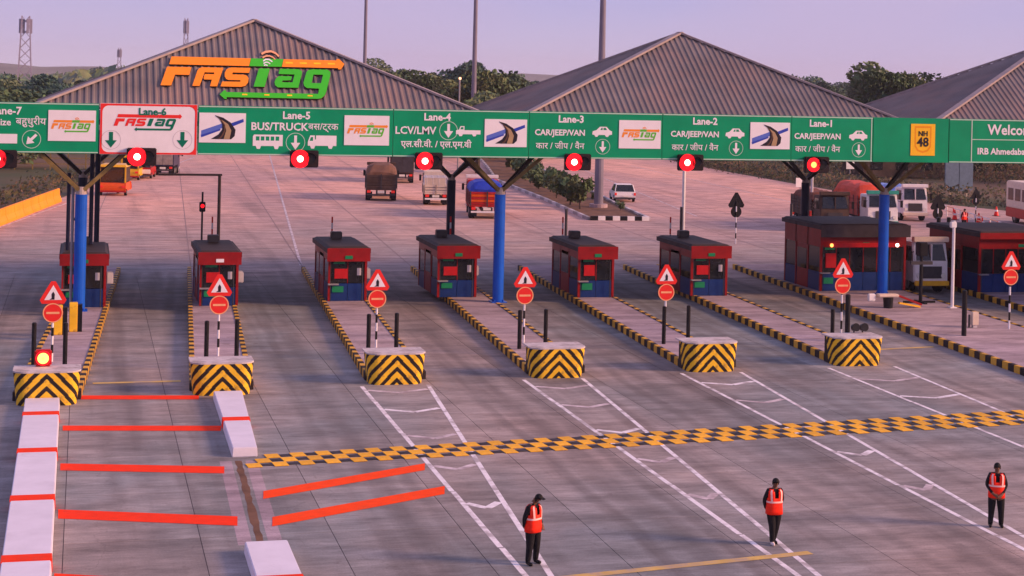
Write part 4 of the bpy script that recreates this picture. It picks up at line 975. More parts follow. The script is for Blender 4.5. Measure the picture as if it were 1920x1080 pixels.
# camera stand
t = thing('camera_stand', 'black camera on a T-shaped stand with crossed feet on the wide paved island', 'camera', (41.55, 79.3, ZI))
q = MB(); q.tube((0, 0, 0), (0, 0, 2.0), .09); q.build('pole', 'black', t)
q = MB(); q.box(-.6, .6, -.08, .08, 1.95, 2.12); q.build('crossbar', 'dark', t); box(-.22, .24, -.25, .25, 2.4, 3.1).build('camera_body', 'black', t, bevel=.04)
q = MB(); q.tube((0, 0, 2.12), (0, 0, 2.4), .07); q.build('neck', 'black', t)
q = MB(); q.box(-.95, .8, -.07, .07, 0, .1); q.box(-.07, .07, -.6, -.08, 0, .09); q.box(-.07, .07, .08, .6, 0, .09); q.build('foot', 'black', t)
# white pole
t = thing('white_pole', 'tall thin white pole on the wide paved island beside the red booth', 'pole', (42.3, 77.4, ZI))
q = MB(); q.tube((0, 0, 0), (0, 0, 4.35), .085, .075, 12); q.build('shaft', 'white', t); box(-.18, .18, -.18, .18, 0, .05).build('base_plate', 'white', t); box(-.2, .12, -.1, .1, 4.0, 4.3).build('head', 'white', t, bevel=.03)
t = thing('junction_box', 'small pale junction box on a stub by the wide island kerb', 'utility box', (39.9, 70.9, ZI)); box(-.16, .16, -.12, .12, .12, .72).build('cabinet', 'cream', t, bevel=.02); box(-.3, -.24, -.04, .04, 0, .6).build('stub', 'dark', t); box(-.1, .1, -.08, .08, 0, .119).build('plinth', 'lgrey', t)
for k_, px in enumerate((1759, 1778)):
    x, _z = fp(px, 460, 98.5); boll(bollard_mesh(3.0, .13), x, 98.5, 'tall black bollard behind the camera stand, %s of two' % ('left' if k_ == 0 else 'right'), 0)
x, z = fp(1283, 318, 104); t = thing('height_post', 'slim white post under the Lane-2 signal, far side of the lanes', 'pole', (x, 104, 0)); q = MB(); q.tube((0, 0, 0), (0, 0, z), .12, .10, 10); q.build('shaft', 'white', t); box(-.2, .2, -.2, .2, 0.001, .06).build('base_plate', 'grey', t)
x, z = fp(1523, 330, 124); t = thing('height_post', 'slim pale post under the amber Lane-1 signal, on the opposite road', 'pole', (x, 124, 0)); q = MB(); q.tube((0, 0, 0), (0, 0, z), .11, .10, 10); q.build('shaft', 'lgrey', t); box(-.2, .2, -.2, .2, 0.001, .06).build('base_plate', 'grey', t)
for k_, (px, py, Y_, m) in enumerate(((1278, 388, 103, 'dark'), (1062, 392, 112, 'dark'), (1484, 382, 112, 'dark'), (1519, 395, 110, 'vred'))):
    x, z = fp(px, py, Y_); q = MB(); q.tube((x, Y_, 0), (x, Y_, z), .10, .10, 8); tag(q.build('marker_post', m), ['thin dark post beside the slim white post', 'thin dark post in front of the planted median', 'thin dark post left of the navy column', 'thin dark red post right of the navy column'][k_], 'post')
# height gauge over lane 6 exit
xp, zt = fp(412, 328, 108); xl, _ = fp(297, 326, 108)
t = thing('height_gauge', 'dark inverted-L height bar standing over the far end of the red-barred lane', 'height barrier', (xp, 108, 0))
q = MB(); q.tube((0, 0, 0), (0, 0, zt), .11, .10, 10); q.build('post', 'strutd', t); q = MB(); q.beam((xl-xp, 0, zt), (.15, 0, zt), .12, .13); q.build('crossbar', 'strutd', t)
t = thing('small_signal', 'small red lane light with a thin mast behind the second booth', 'signal light', (fp(376, 450, 88)[0], 87.2, ZI))
q = MB(); q.tube((0, 0, 0), (0, 0, 4.9), .05); q.build('mast', 'dark', t); box(-.15, .15, -.12, .12, 3.9, 4.4).build('head', 'signalbox', t, bevel=.03); q = MB(); disc(q, 0, -.125, 4.2, .1, 12); q.build('lens', 'lampR', t)

# ================================================================== ORANGE BARRIER WALL
t = thing('barrier_wall', 'bright orange concrete barrier along the left road edge', 'barrier')
a = Vector((-8.9, 107.5)); b = Vector((-1.95, 148.6)); n_ = 14
for i in range(n_):
    p = a.lerp(b, i/n_); q = a.lerp(b, (i+1)/n_-.0015); d = (q-p).normalized(); nn2 = Vector((-d.y, d.x))
    def ring(c_): return [(*(c_+nn2*o_).xy, z) for o_, z in ((-.30, -.05), (.30, -.05), (.27, .2), (.12, .55), (.09, 1.1), (-.09, 1.1), (-.12, .55), (-.27, .2))]
    mb = MB(); mb.loft([ring(p), ring(q)]); mb.build('barrier_segment', 'jersey', t)

# ================================================================== MEDIAN with shrubs
md = struct(MB().poly([(39.5, 131.2), (44.3, 130.8), (46.2, 145), (48.6, 160), (54.5, 203), (62, 245), (56, 245), (48.5, 205), (43.6, 180), (41.5, 152)], lambda x, y, w_: (x, y, .10)).build('median_soil_bed', 'earth', fix=False))
mk = thing('median_kerb', 'black and white painted kerb at the near end of the planted median', 'kerb')
k_ = 0
def kerbline(pts, near):
    global k_
    for (a, b) in zip(pts[:-1], pts[1:]):
        a = Vector(a); b = Vector(b); L_ = (b-a).length; n_ = max(1, round(L_/near)); an = math.atan2(b.y-a.y, b.x-a.x)
        for i in range(n_):
            p = a.lerp(b, (i+.5)/n_); w_ = L_/n_
            me_ = (KWm if k_ % 2 else KKm); inst(me_, 'kerb_stone', mk, (p.x, p.y, -0.01), an, (w_, 1, 1)); k_ += 1
KWm = box(-.49, .49, -.12, .12, 0, .34).mesh('kerb_stone', 'white'); KKm = box(-.49, .49, -.12, .12, 0, .34).mesh('kerb_stone', 'black')
kerbline([(39.5, 131.1), (44.3, 130.7)], .62)
KWm = box(-.49, .49, -.12, .12, 0, .26).mesh('kerb_stone', 'lgrey'); KKm = box(-.49, .49, -.12, .12, 0, .26).mesh('kerb_stone', 'grey')
kerbline([(39.4, 131.3), (41.4, 152), (43.5, 180), (48.4, 205), (55.8, 245)], 2.0)
kerbline([(44.4, 131.0), (46.3, 145), (48.7, 160), (54.6, 203), (62, 245)], 2.0)

# ------------------------------------------------------------------ foliage
def crown_mesh(seed, w_, h_, base_z, n_leaf, lobes, mats_, leaf=0.32, flat=0.75):
    rnd = random.Random(seed); mb = MB(); L_ = []
    for i in range(lobes):
        a = rnd.uniform(0, 2*pi); rr_ = rnd.uniform(.0, .36)*w_; z = base_z+rnd.uniform(.15, .85)*(h_-base_z)
        taper = 1-.55*abs((z-base_z)/(h_-base_z)-.45)
        L_.append((Vector((cos(a)*rr_*taper, sin(a)*rr_*taper, z)), rnd.uniform(.13, .25)*w_, rnd.randrange(len(mats_))))
    for i in range(n_leaf):
        c_, r_, mi = rnd.choice(L_)
        d = Vector((rnd.gauss(0, 1), rnd.gauss(0, 1), rnd.gauss(0, 1))).normalized()*r_*(rnd.random()**.35)
        d.z *= flat; p = c_+d
        s = leaf*rnd.uniform(.6, 1.4); u = Vector((rnd.gauss(0, 1), rnd.gauss(0, 1), rnd.gauss(0, 1))).normalized(); v = u.orthogonal().normalized()
        mb.mi = mi if rnd.random() < .75 else rnd.randrange(len(mats_))
        mb.add([p-u*s-v*s*.5, p+u*s*.2-v*s*.6, p+u*s+v*s*.2, p-u*s*.1+v*s*.7], [(0, 1, 2, 3)])
    return mb.mesh('crown', mats_, fix=False)
def trunk_mesh(seed, h_, r_):
    rnd = random.Random(seed); mb = MB(); p = Vector((0, 0, -.2)); q = Vector((rnd.uniform(-.3, .3), rnd.uniform(-.3, .3), h_*.45)); mb.tube(p, q, r_, r_*.65, 8)
    for i in range(5):
        a = rnd.uniform(0, 2*pi); e_ = q+Vector((cos(a)*h_*.22, sin(a)*h_*.22, h_*rnd.uniform(.15, .35))); mb.tube(q, e_, r_*.5, r_*.15, 6)
    return mb.mesh('trunk', 'bark', fix=False)
TV = [(crown_mesh(11, 9, 11, 2.2, 9500, 24, [M['leafA'], M['leafB'], M['leafC']], .24), trunk_mesh(1, 11, .35)),
      (crown_mesh(12, 11, 12.5, 3, 11000, 28, [M['leafB'], M['leafB'], M['leafA']], .25), trunk_mesh(2, 12, .4)),
      (crown_mesh(13, 7.5, 10, 1.5, 7500, 20, [M['leafC'], M['leafA'], M['leafA']], .23), trunk_mesh(3, 10, .3)),
      (crown_mesh(14, 12, 9, 1.2, 11000, 30, [M['leafA'], M['leafC'], M['leafB']], .25), trunk_mesh(4, 8, .3))]
desc = ['round mid green tree', 'tall dark green tree', 'loose olive green tree', 'broad spreading green tree']
def tree(v, px, ytop, dist, where, sc_xy=1.0):
    X, Y, Z = ray(px, 140); d = math.hypot(X, Y); X *= dist/d; Y *= dist/d
    ztop = CAM_H + ray(px, ytop)[2]*Y/ray(px, ytop)[1]
    hh = [11, 12.5, 10, 9][v]; s = max(.45, (ztop)/hh/.97)
    t = thing('tree', desc[v]+' '+where, 'tree', (X, Y, -.05), random.uniform(0, 6.28), 'trees beyond the toll plaza')
    c_ = inst(TV[v][0], 'crown', t); q = inst(TV[v][1], 'trunk', t); t.scale = (s*sc_xy, s*sc_xy, s)
    return t
TL = [ # variant, px, ytop, distance, place
 (3, 6, 132, 330, 'at the far left edge behind the Lane-7 sign'), (2, 34, 141, 260, 'just left of the biggest tree at far left'), (1, 84, 126, 240, 'standing highest at far left, beside the lattice tower'),
 (3, 118, 150, 300, 'low against the left roof slope'), (1, 156, 137, 360, 'peeping over the left roof slope'),(2, 60, 160, 210, 'short, in front of the far left trees'), (3, 20, 165, 200, 'low, nearest the left end of the signs'),
 (2, 708, 109, 330, 'with pointed top at the right slope of the left roof'), (3, 735, 140, 300, 'right of the pointed tree over the left roof'), (1, 757, 124, 420, 'hazy, behind the left roof slope'),
 (0, 785, 128, 300, 'between the two roofs, left one'), (0, 808, 138, 280, 'between the roofs with a white spot beside it'), (3, 840, 152, 400, 'low in the gap between the roofs'), (2, 862, 150, 250, 'low olive in front of the gap'),
 (1, 880, 108, 310, 'tallest, directly behind the middle mast'), (1, 900, 122, 290, 'right beside the middle mast'), (3, 915, 136, 240, 'dense, right of the middle mast'), (2, 935, 140, 235, 'in front of the dense tree near the mast'),
 (0, 950, 134, 420, 'dim, left end of the blue roof slope'), (1, 975, 138, 460, 'distant, rising over the blue roof slope'), (1, 1005, 146, 500, 'distant, low over the blue roof slope'), (2, 900, 170, 200, 'short, at the foot of the middle mast'),
 (3, 1480, 141, 620, 'faint, right of the middle roof apex'), (3, 1520, 143, 560, 'faint blue in the right gap'), (1, 1548, 147, 480, 'dark in the right gap'), (3, 1590, 154, 520, 'low in the right gap'), (0, 1622, 150, 430, 'low left of the palm'),
 (2, 1660, 118, 260, 'pointed, standing left of the right roof'), (0, 1685, 132, 250, 'bushy, left of the right roof'), (3, 1720, 140, 300, 'behind the right roof slope'), (1, 1800, 138, 340, 'behind the right roof, left one'), (0, 1860, 140, 330, 'behind the right roof, right one'),
 (1, 1440, 144, 700, 'very far over the middle roof slope'), (1, 640, 128, 600, 'very far behind the left roof')]
for a in TL: tree(a[0], a[1], a[2]+(12 if a[1] < 200 else 5), a[3], a[4], sc_xy=1.15)
# far woodland as one mass
rnd = random.Random(4); mb = MB()
for i in range(9000):
    a = R(rnd.uniform(-8, 38)); d = rnd.uniform(620, 1500); x = d*sin(a); y = d*cos(a)
    hmax = 7+4*sin(a*23)+3*sin(a*61+1); z = rnd.uniform(0, 1)**.6*max(4, hmax); s = rnd.uniform(1.4, 3.2)
    u = Vector((rnd.gauss(0, 1), rnd.gauss(0, 1), rnd.gauss(0, 1))).normalized(); v = u.orthogonal().normalized(); p = Vector((x, y, z)); mb.mi = rnd.randrange(3)
    mb.add([p-u*s-v*s*.5, p+u*s*.2-v*s*.6, p+u*s+v*s*.2, p-u*s*.1+v*s*.7], [(0, 1, 2, 3)])
o = mb.build('far_woodland', ['leafA', 'leafB', 'leafC'], fix=False); o['kind'] = 'stuff'
o['label'] = 'hazy dark band of distant trees along the horizon'
# shrubs
SH = [crown_mesh(31+i, 1.7, 1.35, .05, 520, 8, [M['leafA'], M['leafC'], M['leafC']], .12, .8) for i in range(3)]
STM = MB().tube((0, 0, -.05), (.05, 0, .7), .04, .02, 6).mesh('stem', 'bark')
def shrub(x, y, s, label, grp='shrubs on the planted median'):
    t = thing('shrub', label, 'shrub', (x, y, .1), random.uniform(0, 6), grp); inst(random.choice(SH), 'foliage', t); inst(STM, 'stem', t); t.scale = (s, s, s)
ORD = ['nearest', 'second', 'third', 'fourth', 'fifth', 'sixth', 'seventh', 'eighth', 'ninth', 'tenth', 'eleventh', 'twelfth', 'thirteenth', 'farthest']
mpts = [(41.7, 141), (42.3, 145.5), (42.9, 150), (43.2, 154), (43.9, 158), (44.3, 162), (44.8, 166), (45.2, 170.5), (45.8, 175), (46.6, 180), (47.6, 186), (49.0, 192), (50.4, 199), (52, 206)]
for i, (x, y) in enumerate(mpts):
    shrub(x+random.uniform(-.4, .4), y, random.uniform(1.4, 2.0), 'low bushy green shrub, %s from the striped kerb along the planted median' % ORD[i])
for (x, y), w5 in zip(((44.5, 139), (45.6, 150), (46.5, 157)), ('nearest', 'middle', 'farthest')): shrub(x, y, .6, 'small shrub near the right edge of the planted median, %s of three' % w5)
# hedge-like scrub along road edges
mb = MB(); rnd = random.Random(9)
def scrub(pts, hgt, dens, wd):
    for (a, b) in zip(pts[:-1], pts[1:]):
        a = Vector(a); b = Vector(b); L_ = (b-a).length
        for i in range(int(L_*dens)):
            p = a.lerp(b, rnd.random())+Vector((rnd.gauss(0, wd), rnd.gauss(0, wd))); z = rnd.random()**1.6*hgt; s = rnd.uniform(.09, .24)
            u = Vector((rnd.gauss(0, 1), rnd.gauss(0, 1), rnd.gauss(0, 1))).normalized(); v = u.orthogonal().normalized(); q = Vector((p.x, p.y, z)); mb.mi = rnd.randrange(3)
            mb.add([q-u*s-v*s*.5, q+u*s*.2-v*s*.6, q+u*s+v*s*.2, q-u*s*.1+v*s*.7], [(0, 1, 2, 3)])
scrub([(-16, 118), (-9, 140), (-5, 160), (1, 190)], .5, 26, 1.6); scrub([(82, 150), (81, 200), (86, 250), (100, 340)], 1.6, 90, 1.6); scrub([(86, 152), (106, 120)], 1.6, 110, 3); scrub([(92, 215), (120, 170)], 5.0, 220, 4); scrub([(84, 262), (150, 230)], 4.0, 60, 4)
scrub([(-40, 215), (-5, 250), (20, 300)], 2.0, 30, 3)
o = mb.build('roadside_scrub', ['scrubA', 'scrubB', 'scrubC'], fix=False); o['kind'] = 'stuff'; o['label'] = 'dry olive scrub along the road edges'
# left fence
t = thing('field_fence', 'long pale post and rail fence across the field at far left', 'fence')
for i in range(22):
    x = -34+i*1.9; box(x, x+.14, 196, 196.14, -.1, 1.7).build('post', 'strut', t)
box(-34, 6.1, 196.02, 196.1, 1.14, 1.22).build('rail', 'strut', t); box(-34, 6.1, 196.02, 196.1, .5, .58).build('rail', 'strut', t)

# ================================================================== MASTS, TOWERS
def mast(label, px, py, Y_, top, r0, r1, base_px=None):
    x, z = fp(px, py, Y_)
    t = thing('light_mast', label, 'light mast', (x, Y_, 0), 0, 'tall lighting masts')
    q = MB(); n_ = 3
    for i in range(n_): q.tube((0, 0, top*i/n_), (0, 0, top*(i+1)/n_), lerp(r0, r1, i/n_), lerp(r0, r1, (i+1)/n_)*1.03, 14)
    q.build('shaft', 'mast', t)
    q = MB(); q.tube((0, 0, top-.6), (0, 0, top-.4), 1.3, 1.3, 16); q.build('lamp_ring', 'grey', t)
    for i in range(8):
        a = i*pi/4; box(1.3*cos(a)-.25, 1.3*cos(a)+.25, 1.3*sin(a)-.25, 1.3*sin(a)+.25, top-1.0, top-.62).build('floodlight', 'lgrey', t)
    q = MB(); q.tube((0, 0, 0), (0, 0, .4), r0*1.9, r0*1.9, 16); q.build('footing', 'wall', t)
mast('thick grey lighting mast standing on the planted median', 1122, 390, 143, 30, .42, .15)
mast('slim mast rising beside the trees between the two roofs', 888, 190, 205, 32, .36, .17)
mast('thin mast rising behind the right slope of the left roof', 684, 110, 262, 34, .34, .18)
def lattice(label, px, ytop, ybase_w, dist, topw):
    X, Y, Z = ray(px, 100); X, Y = X*dist/Y, dist
    ztop = CAM_H+ray(px, ytop)[2]*dist/ray(px, ytop)[1]
    t = thing('lattice_tower', label, 'tower', (X, Y, 0)); q = MB(); n_ = 9
    def w_(z): return lerp(ybase_w, topw, z/ztop)
    for sx2, sy2 in ((-1, -1), (1, -1), (1, 1), (-1, 1)): q.beam((sx2*w_(0), sy2*w_(0), 0), (sx2*w_(ztop), sy2*w_(ztop), ztop), .24, .24)
    q.build('leg_frame', 'twr', t); q = MB()
    for i in range(n_):
        za, zb = ztop*i/n_, ztop*(i+1)/n_
        for (a, b) in (((-1, -1), (1, -1)), ((1, -1), (1, 1)), ((1, 1), (-1, 1)), ((-1, 1), (-1, -1))):
            q.beam((a[0]*w_(za), a[1]*w_(za), za), (b[0]*w_(zb), b[1]*w_(zb), zb), .13, .13); q.beam((b[0]*w_(za), b[1]*w_(za), za), (a[0]*w_(zb), a[1]*w_(zb), zb), .13, .13)
    q.build('bracing', 'twr', t); q = MB()
    for i in range(4):
        a = i*pi/2+.4; q.box(topw*1.5*cos(a)-.3, topw*1.5*cos(a)+.3, topw*1.5*sin(a)-.2, topw*1.5*sin(a)+.2, ztop*.82, ztop*.97)
    q.build('antenna', 'twr', t)
lattice('hazy lattice telecom tower at the far left', 47, 30, 1.9, 430, .9)
lattice('tiny distant antenna tower over the left roof slope', 348, 34, 1.2, 600, .5)
lattice('faint short mast low over the left roof slope', 224, 90, 1.0, 650, .4)
t = thing('street_lamp', 'lit lamp glowing among the trees beside the middle mast', 'lamp', (fp(862, 147, 200)[0], 200, 0)); zz = fp(862, 147, 200)[1]
q = MB(); q.tube((0, 0, 0), (0, 0, zz), .1); q.build('pole', 'grey', t); q = MB(); q.tube((0, -.3, zz), (0, -.1, zz), .15, .15, 12); q.build('lamp_head', 'lampH', t)

# ================================================================== VEHICLES
def wheel(parent, x, y, r_, w_=.26):
    mb = MB(); mb.tube((x-w_/2, y, r_), (x+w_/2, y, r_), r_, r_, 20); wl = mb.build('wheel', 'tyre', parent)
    mb = MB(); s = 1 if x > 0 else -1; mb.tube((x+s*(w_/2+.001), y, r_), (x+s*(w_/2+.015), y, r_), r_*.58, r_*.5, 14); mb.build('rim', 'rim', wl)
def car(label, loc, rz, paint_m, L_=4.1, W_=1.7, H_=1.5, suv=False, grp=None):
    t = thing('car', label, 'car', loc, rz, grp); hw = W_/2; hl = L_/2; belt = H_*.6
    prof = [(-hl, .35), (-hl-.02, .62), (-hl+.05, belt-.02), (hl-1.15 if not suv else hl-1.0, belt), (hl-.15, belt-.22), (hl, .55), (hl-.02, .3)]
    def ring(x, inset): return [(x*(1-inset), y*(1-inset*.15), z) for y, z in prof]
    mb = MB(); mb.loft([ring(-hw, .03), ring(-hw, 0), ring(hw, 0), ring(hw, .03)]); mb.build('body', paint_m, t, bevel=.05)
    g_ = [(-hl+.28, belt), (-hl+.62, H_-.05), (hl-2.05, H_-.05), (hl-1.3, belt)]
    mb = MB(); mb.loft([[(-hw+.06, g_[0][0], belt), (-hw+.22, g_[1][0], H_-.03), (-hw+.22, g_[2][0], H_-.03), (-hw+.06, g_[3][0], belt)], [(hw-.06, g_[0][0], belt), (hw-.22, g_[1][0], H_-.03), (hw-.22, g_[2][0], H_-.03), (hw-.06, g_[3][0], belt)]]); mb.build('glasshouse', 'glass', t)
    box(-hw+.20, hw-.20, g_[1][0]-.03, g_[2][0]+.03, H_-.05, H_, taper=.05).build('roof', paint_m, t, bevel=.02)
    pl = MB()
    for s in (-1, 1):
        pl.beam((s*(hw-.06), g_[0][0], belt), (s*(hw-.21), g_[1][0], H_-.03), .07, .07); pl.beam((s*(hw-.06), g_[3][0], belt), (s*(hw-.21), g_[2][0], H_-.03), .07, .07)
    pl.build('pillar', paint_m, t)
    for s in (-1, 1):
        box(s*hw-.18 if s > 0 else -hw-.005, s*hw+.005 if s > 0 else -hw+.18, -hl-.035, -hl+.05, .62, .86).build('tail_light', 'tail', t)
        box(s*(hw-.3)-.15, s*(hw-.3)+.15, hl-.12, hl+.01, .55, .7).build('headlight', 'head', t)
        for y in (-hl+.75, hl-.8): wheel(t, s*(hw-.1), y, .31, .2)
    box(-.26, .26, -hl-.05, -hl-.02, .48, .60).build('number_plate', 'plate', t); box(-hw+.02, hw-.02, -hl-.06, -hl+.1, .28, .44).build('bumper', 'dark', t, bevel=.03)
    return t
def truck(label, loc, rz, cab, body, load=None, L_=7.5, W_=2.45, H_=3.4, grp=None, kind='open', rear='vbrown', loadh=.8, hoops=False, accents=()):
    t = thing('truck', label, 'truck', loc, rz, grp); hw = W_/2; hl = L_/2; zd = 1.15
    ch = MB(); ch.box(-.45, -.3, -hl+.1, hl-.4, .62, .85); ch.box(.3, .45, -hl+.1, hl-.4, .62, .85); ch.box(-.299, .299, -hl+.3, -hl+.5, .64, .83); ch.build('chassis', 'dark', t)
    # cab at +Y end
    c0 = hl-1.9
    prof = [(c0, .6), (c0, 2.75), (hl-.35, 2.8), (hl-.05, 1.75), (hl, .6)]
    mb = MB(); mb.loft([[(-hw+.06, y, z) for y, z in prof], [(hw-.06, y, z) for y, z in prof]]); mb.build('cab', cab, t, bevel=.06)
    box(-hw+.02, hw-.02, hl-.35, hl-.02, 2.82, 3.1).build('headboard', cab if not accents else accents[0], t, bevel=.03)
    ws = MB(); ws.add([(-hw+.2, hl-.04+.005, 1.82), (hw-.2, hl-.035, 1.82), (hw-.28, hl-.305, 2.68), (-hw+.28, hl-.305, 2.68)], [(0, 1, 2, 3)]); ws.add([(x, y+.03, z) for x, y, z in [(-hw+.2, hl-.035, 1.82), (hw-.2, hl-.035, 1.82), (hw-.28, hl-.305, 2.68), (-hw+.28, hl-.305, 2.68)]], [(0, 1, 2, 3)])
    ws.build('windscreen', 'glass', t)
    box(-.03, .03, hl-.2, hl+.03, 1.8, 2.7).build('windscreen_bar', cab, t)
    box(-.6, .6, hl+.002, hl+.05, .85, 1.5).build('grille', 'dark', t); box(-hw+.05, hw-.05, hl-.02, hl+.18, .45, .72).build('bumper', accents[1] if len(accents) > 1 else 'white', t, bevel=.04)
    for s in (-1, 1):
        q = MB(); q.tube((s*(hw-.35), hl, 1.0), (s*(hw-.35), hl+.06, 1.0), .15, .14, 14); q.build('headlight', 'head', t)
        box(s*(hw-.03)-.02, s*(hw-.03)+.02, c0+.5, hl-.4, 1.75, 2.55).build('side_window', 'glass', t)
        q = MB(); q.beam((s*(hw-.05), hl-.1, 2.3), (s*(hw+.22), hl, 2.2), .04, .04); q.box(s*(hw+.2)-.1, s*(hw+.2)+.1, hl-.03, hl+.02, 1.8, 2.35); q.build('mirror', 'black', t)
    y0, y1 = -hl, c0-.12
    # cargo body
    if kind in ('open', 'tarp'):
        hb_ = zd+(H_-zd)*(.62 if kind == 'open' else .55)
        box(-hw, hw, y0, y1, zd-.18, zd).build('load_bed', body, t)
        nsl = 5; sh_ = (hb_-zd)/nsl
        for i in range(nsl):
            za, zb = zd+i*sh_+.015, zd+(i+1)*sh_-.015
            for s in (-1, 1): box(s*hw-.04, s*hw+.04, y0+.06, y1-.06, za, zb).build('side_board', body, t)
            box(-hw+.05, hw-.05, y0-.03, y0+.03, za, zb).build('tail_board', rear if i % 2 else body, t)
        q = MB()
        for s in (-1, 1):
            for j in range(7): yy = lerp(y0, y1-.1, j/6); q.box(s*hw-(.07 if s < 0 else -.045), s*hw+(.07 if s > 0 else -.045), yy, yy+.1, zd-.15, hb_+.06)
        for j in range(3): xx2 = lerp(-hw, hw-.1, j/2); q.box(xx2, xx2+.1, y0-.09, y0-.035, zd-.15, hb_+.06)
        q.build('body_frame', 'dark' if body != 'cream' else 'tgrey', t)
    else:
        hb_ = H_
        box(-hw, hw, y0, y1, zd-.15, H_).build('cargo_box', body, t, bevel=.04)
        box(-hw+.1, -.02, y0-.05, y0-.002, zd, H_-.12).build('rear_door', rear, t); box(.02, hw-.1, y0-.05, y0-.002, zd, H_-.12).build('rear_door', rear, t)
    if load:
        rnd = random.Random(hash(label) % 999); nn_ = 10; rings = []
        for j in range(9):
            yy = lerp(y0+.05, y1-.05, j/8); e_ = .35 if j in (0, 8) else 1
            rg = []
            for i in range(nn_+1):
                a = pi*i/nn_; rg.append((-(hw+.03)*math.copysign(abs(cos(a))**.6, cos(a)), yy, hb_-.15+(loadh*e_+rnd.uniform(-.07, .07))*abs(sin(a))**.7))
            rings.append(rg)
        mb = MB(); mb.loft(rings); mb.build('load', load, t, smooth=False)
    if hoops:
        q = MB()
        for j in range(6):
            yy = lerp(y0+.1, y1-.1, j/5)
            q.tube((-hw+.05, yy, hb_), (-hw+.05, yy, H_+.3), .03, n=6); q.tube((hw-.05, yy, hb_), (hw-.05, yy, H_+.3), .03, n=6); q.tube((-hw+.05, yy, H_+.3), (hw-.05, yy, H_+.3), .03, n=6)
        for xx2 in (-.8, -.27, .27, .8): q.tube((xx2, y0+.1, H_+.3), (xx2, y1-.1, H_+.3), .03, n=6)
        for xx2 in (-.8, -.27, .27, .8): q.tube((xx2, y0+.1, hb_), (xx2, y0+.1, H_+.3), .025, n=6)
        q.build('cage', 'lgrey', t)
    for s in (-1, 1):
        box(s*(hw-.3)-.16, s*(hw-.3)+.16, y0-.08, y0-.02, zd-.42, zd-.2).build('tail_light', 'tail', t)
        box(s*(hw-.32)-.28, s*(hw-.32)+.28, y0+.55, y0+.58, .18, .8).build('mud_flap', 'black', t)
        for y in (y0+1.1, y0+2.2, hl-.95): wheel(t, s*(hw-.22), y, .5, .42 if y < 0 else .26)
    box(-.3, .3, y0-.06, y0-.02, zd-.44, zd-.24).build('number_plate', 'plate', t); box(-hw+.1, hw-.1, y0-.1, y0-.02, .5, .64).build('rear_bumper', accents[1] if len(accents) > 1 else 'dark', t)
    return t
dirA = -math.atan(.17)
def vloc(px, py, dy=0, z=0): x, y = gp(px, py, z); return x+dy*.17, y+dy, 0
# brown truck in the middle
x, y, z = vloc(716, 377, 3.7); truck('dark brown truck seen from behind with a bulging brown tarpaulin load', (x-.1, y, 0), dirA, 'vbrown', 'vbrown', 'tarp', H_=3.3, W_=2.75, loadh=1.0, grp=None, kind='tarp')
x, y, z = vloc(764, 344, 4); truck('dark box truck ahead of the brown tarpaulin truck', (x-.6, y, 0), dirA, 'vnavy', 'vbrown', None, H_=3.7, kind='box', rear='dark')
x, y, z = vloc(817, 386, 3.2); truck('small pale goods truck with a caged top, left of the navy column', (x, y, 0), dirA, 'cream', 'cream', None, L_=5.6, W_=2.1, H_=2.1, hoops=True, rear='tgrey', accents=('cream', 'white'))
x, y, z = vloc(915, 411, 3.7); truck('red and white truck under a bright blue tarpaulin behind the middle blue column', (x-.1, y, 0), dirA, 'vred', 'vred', 'tarpb', W_=2.75, H_=3.0, kind='tarp', rear='oauto', loadh=.9, accents=('white', 'white'))
# orange tempo
def tempo(label, loc, rz, m1, m2, W_=2.2, H_=2.5, L_=3.6):
    t = thing('three_wheeler', label, 'small van', loc, rz); hw = W_/2; hl = L_/2
    prof = [(-hl, .4), (-hl-.04, .75), (-hl+.04, 1.15), (hl-.5, 1.15), (hl-.05, .8), (hl, .4)]
    mb = MB(); mb.loft([[(-hw+.12, y, z) for y, z in prof], [(-hw, y*.98, z) for y, z in prof], [(hw, y*.98, z) for y, z in prof], [(hw-.12, y, z) for y, z in prof]]); mb.build('body', m1, t, bevel=.06)
    box(-hw+.12, hw-.12, -hl+.12, hl-.7, 1.151, H_-.22).build('cabin', 'vbrown', t, bevel=.05)
    box(-hw+.3, hw-.3, -hl+.07, -hl+.118, 1.25, H_-.35).build('rear_window', 'glass', t, bevel=.03)
    box(-hw+.02, hw-.02, -hl-.02, hl-.5, H_-.219, H_, taper=.14).build('roof', m2, t, bevel=.03)
    for s in (-1, 1):
        box(s*(hw-.13)-.06, s*(hw-.13)+.06, -hl+.02, -hl+.115, 1.152, H_-.23).build('pillar', m2, t)
        box(s*(hw-.28)-.14, s*(hw-.28)+.14, -hl-.07, -hl+.0, .72, .9).build('tail_light', 'tail', t); wheel(t, s*(hw-.16), -hl+.6, .28, .22)
    wheel(t, 0.01, hl-.3, .28, .2); box(-hw+.05, hw-.05, -hl-.09, -hl+.05, .30, .46).build('bumper', 'vred', t, bevel=.03)
    return t
x, y, z = vloc(210, 367, 1.8); tempo('orange rickshaw van with a pale roof at far left, seen from behind', (x, y, 0), dirA, 'oauto', 'yauto', W_=2.5, H_=2.75)
x, y, z = vloc(243, 338, 1.8); tempo('yellow rickshaw van just beyond the orange one', (x, y, 0), dirA, 'yauto', 'yauto', W_=1.9, H_=2.5)
x, y, z = vloc(264, 335, 2.2); c_ = car('red car with white bumper under the Lane-6 signal', (x, y, 0), dirA, 'vred', W_=2.0, H_=1.9, suv=True); box(-.95, .95, -2.2, -2.12, .5, .95).build('bumper_cover', 'white', c_, bevel=.03)
x, y, z = vloc(303, 330, 3.7); truck('small dark truck ahead of the red car at left', (x, y, 0), dirA, 'vnavy', 'vnavy', None, H_=3.0, W_=2.3, L_=6, kind='box', rear='tgrey')
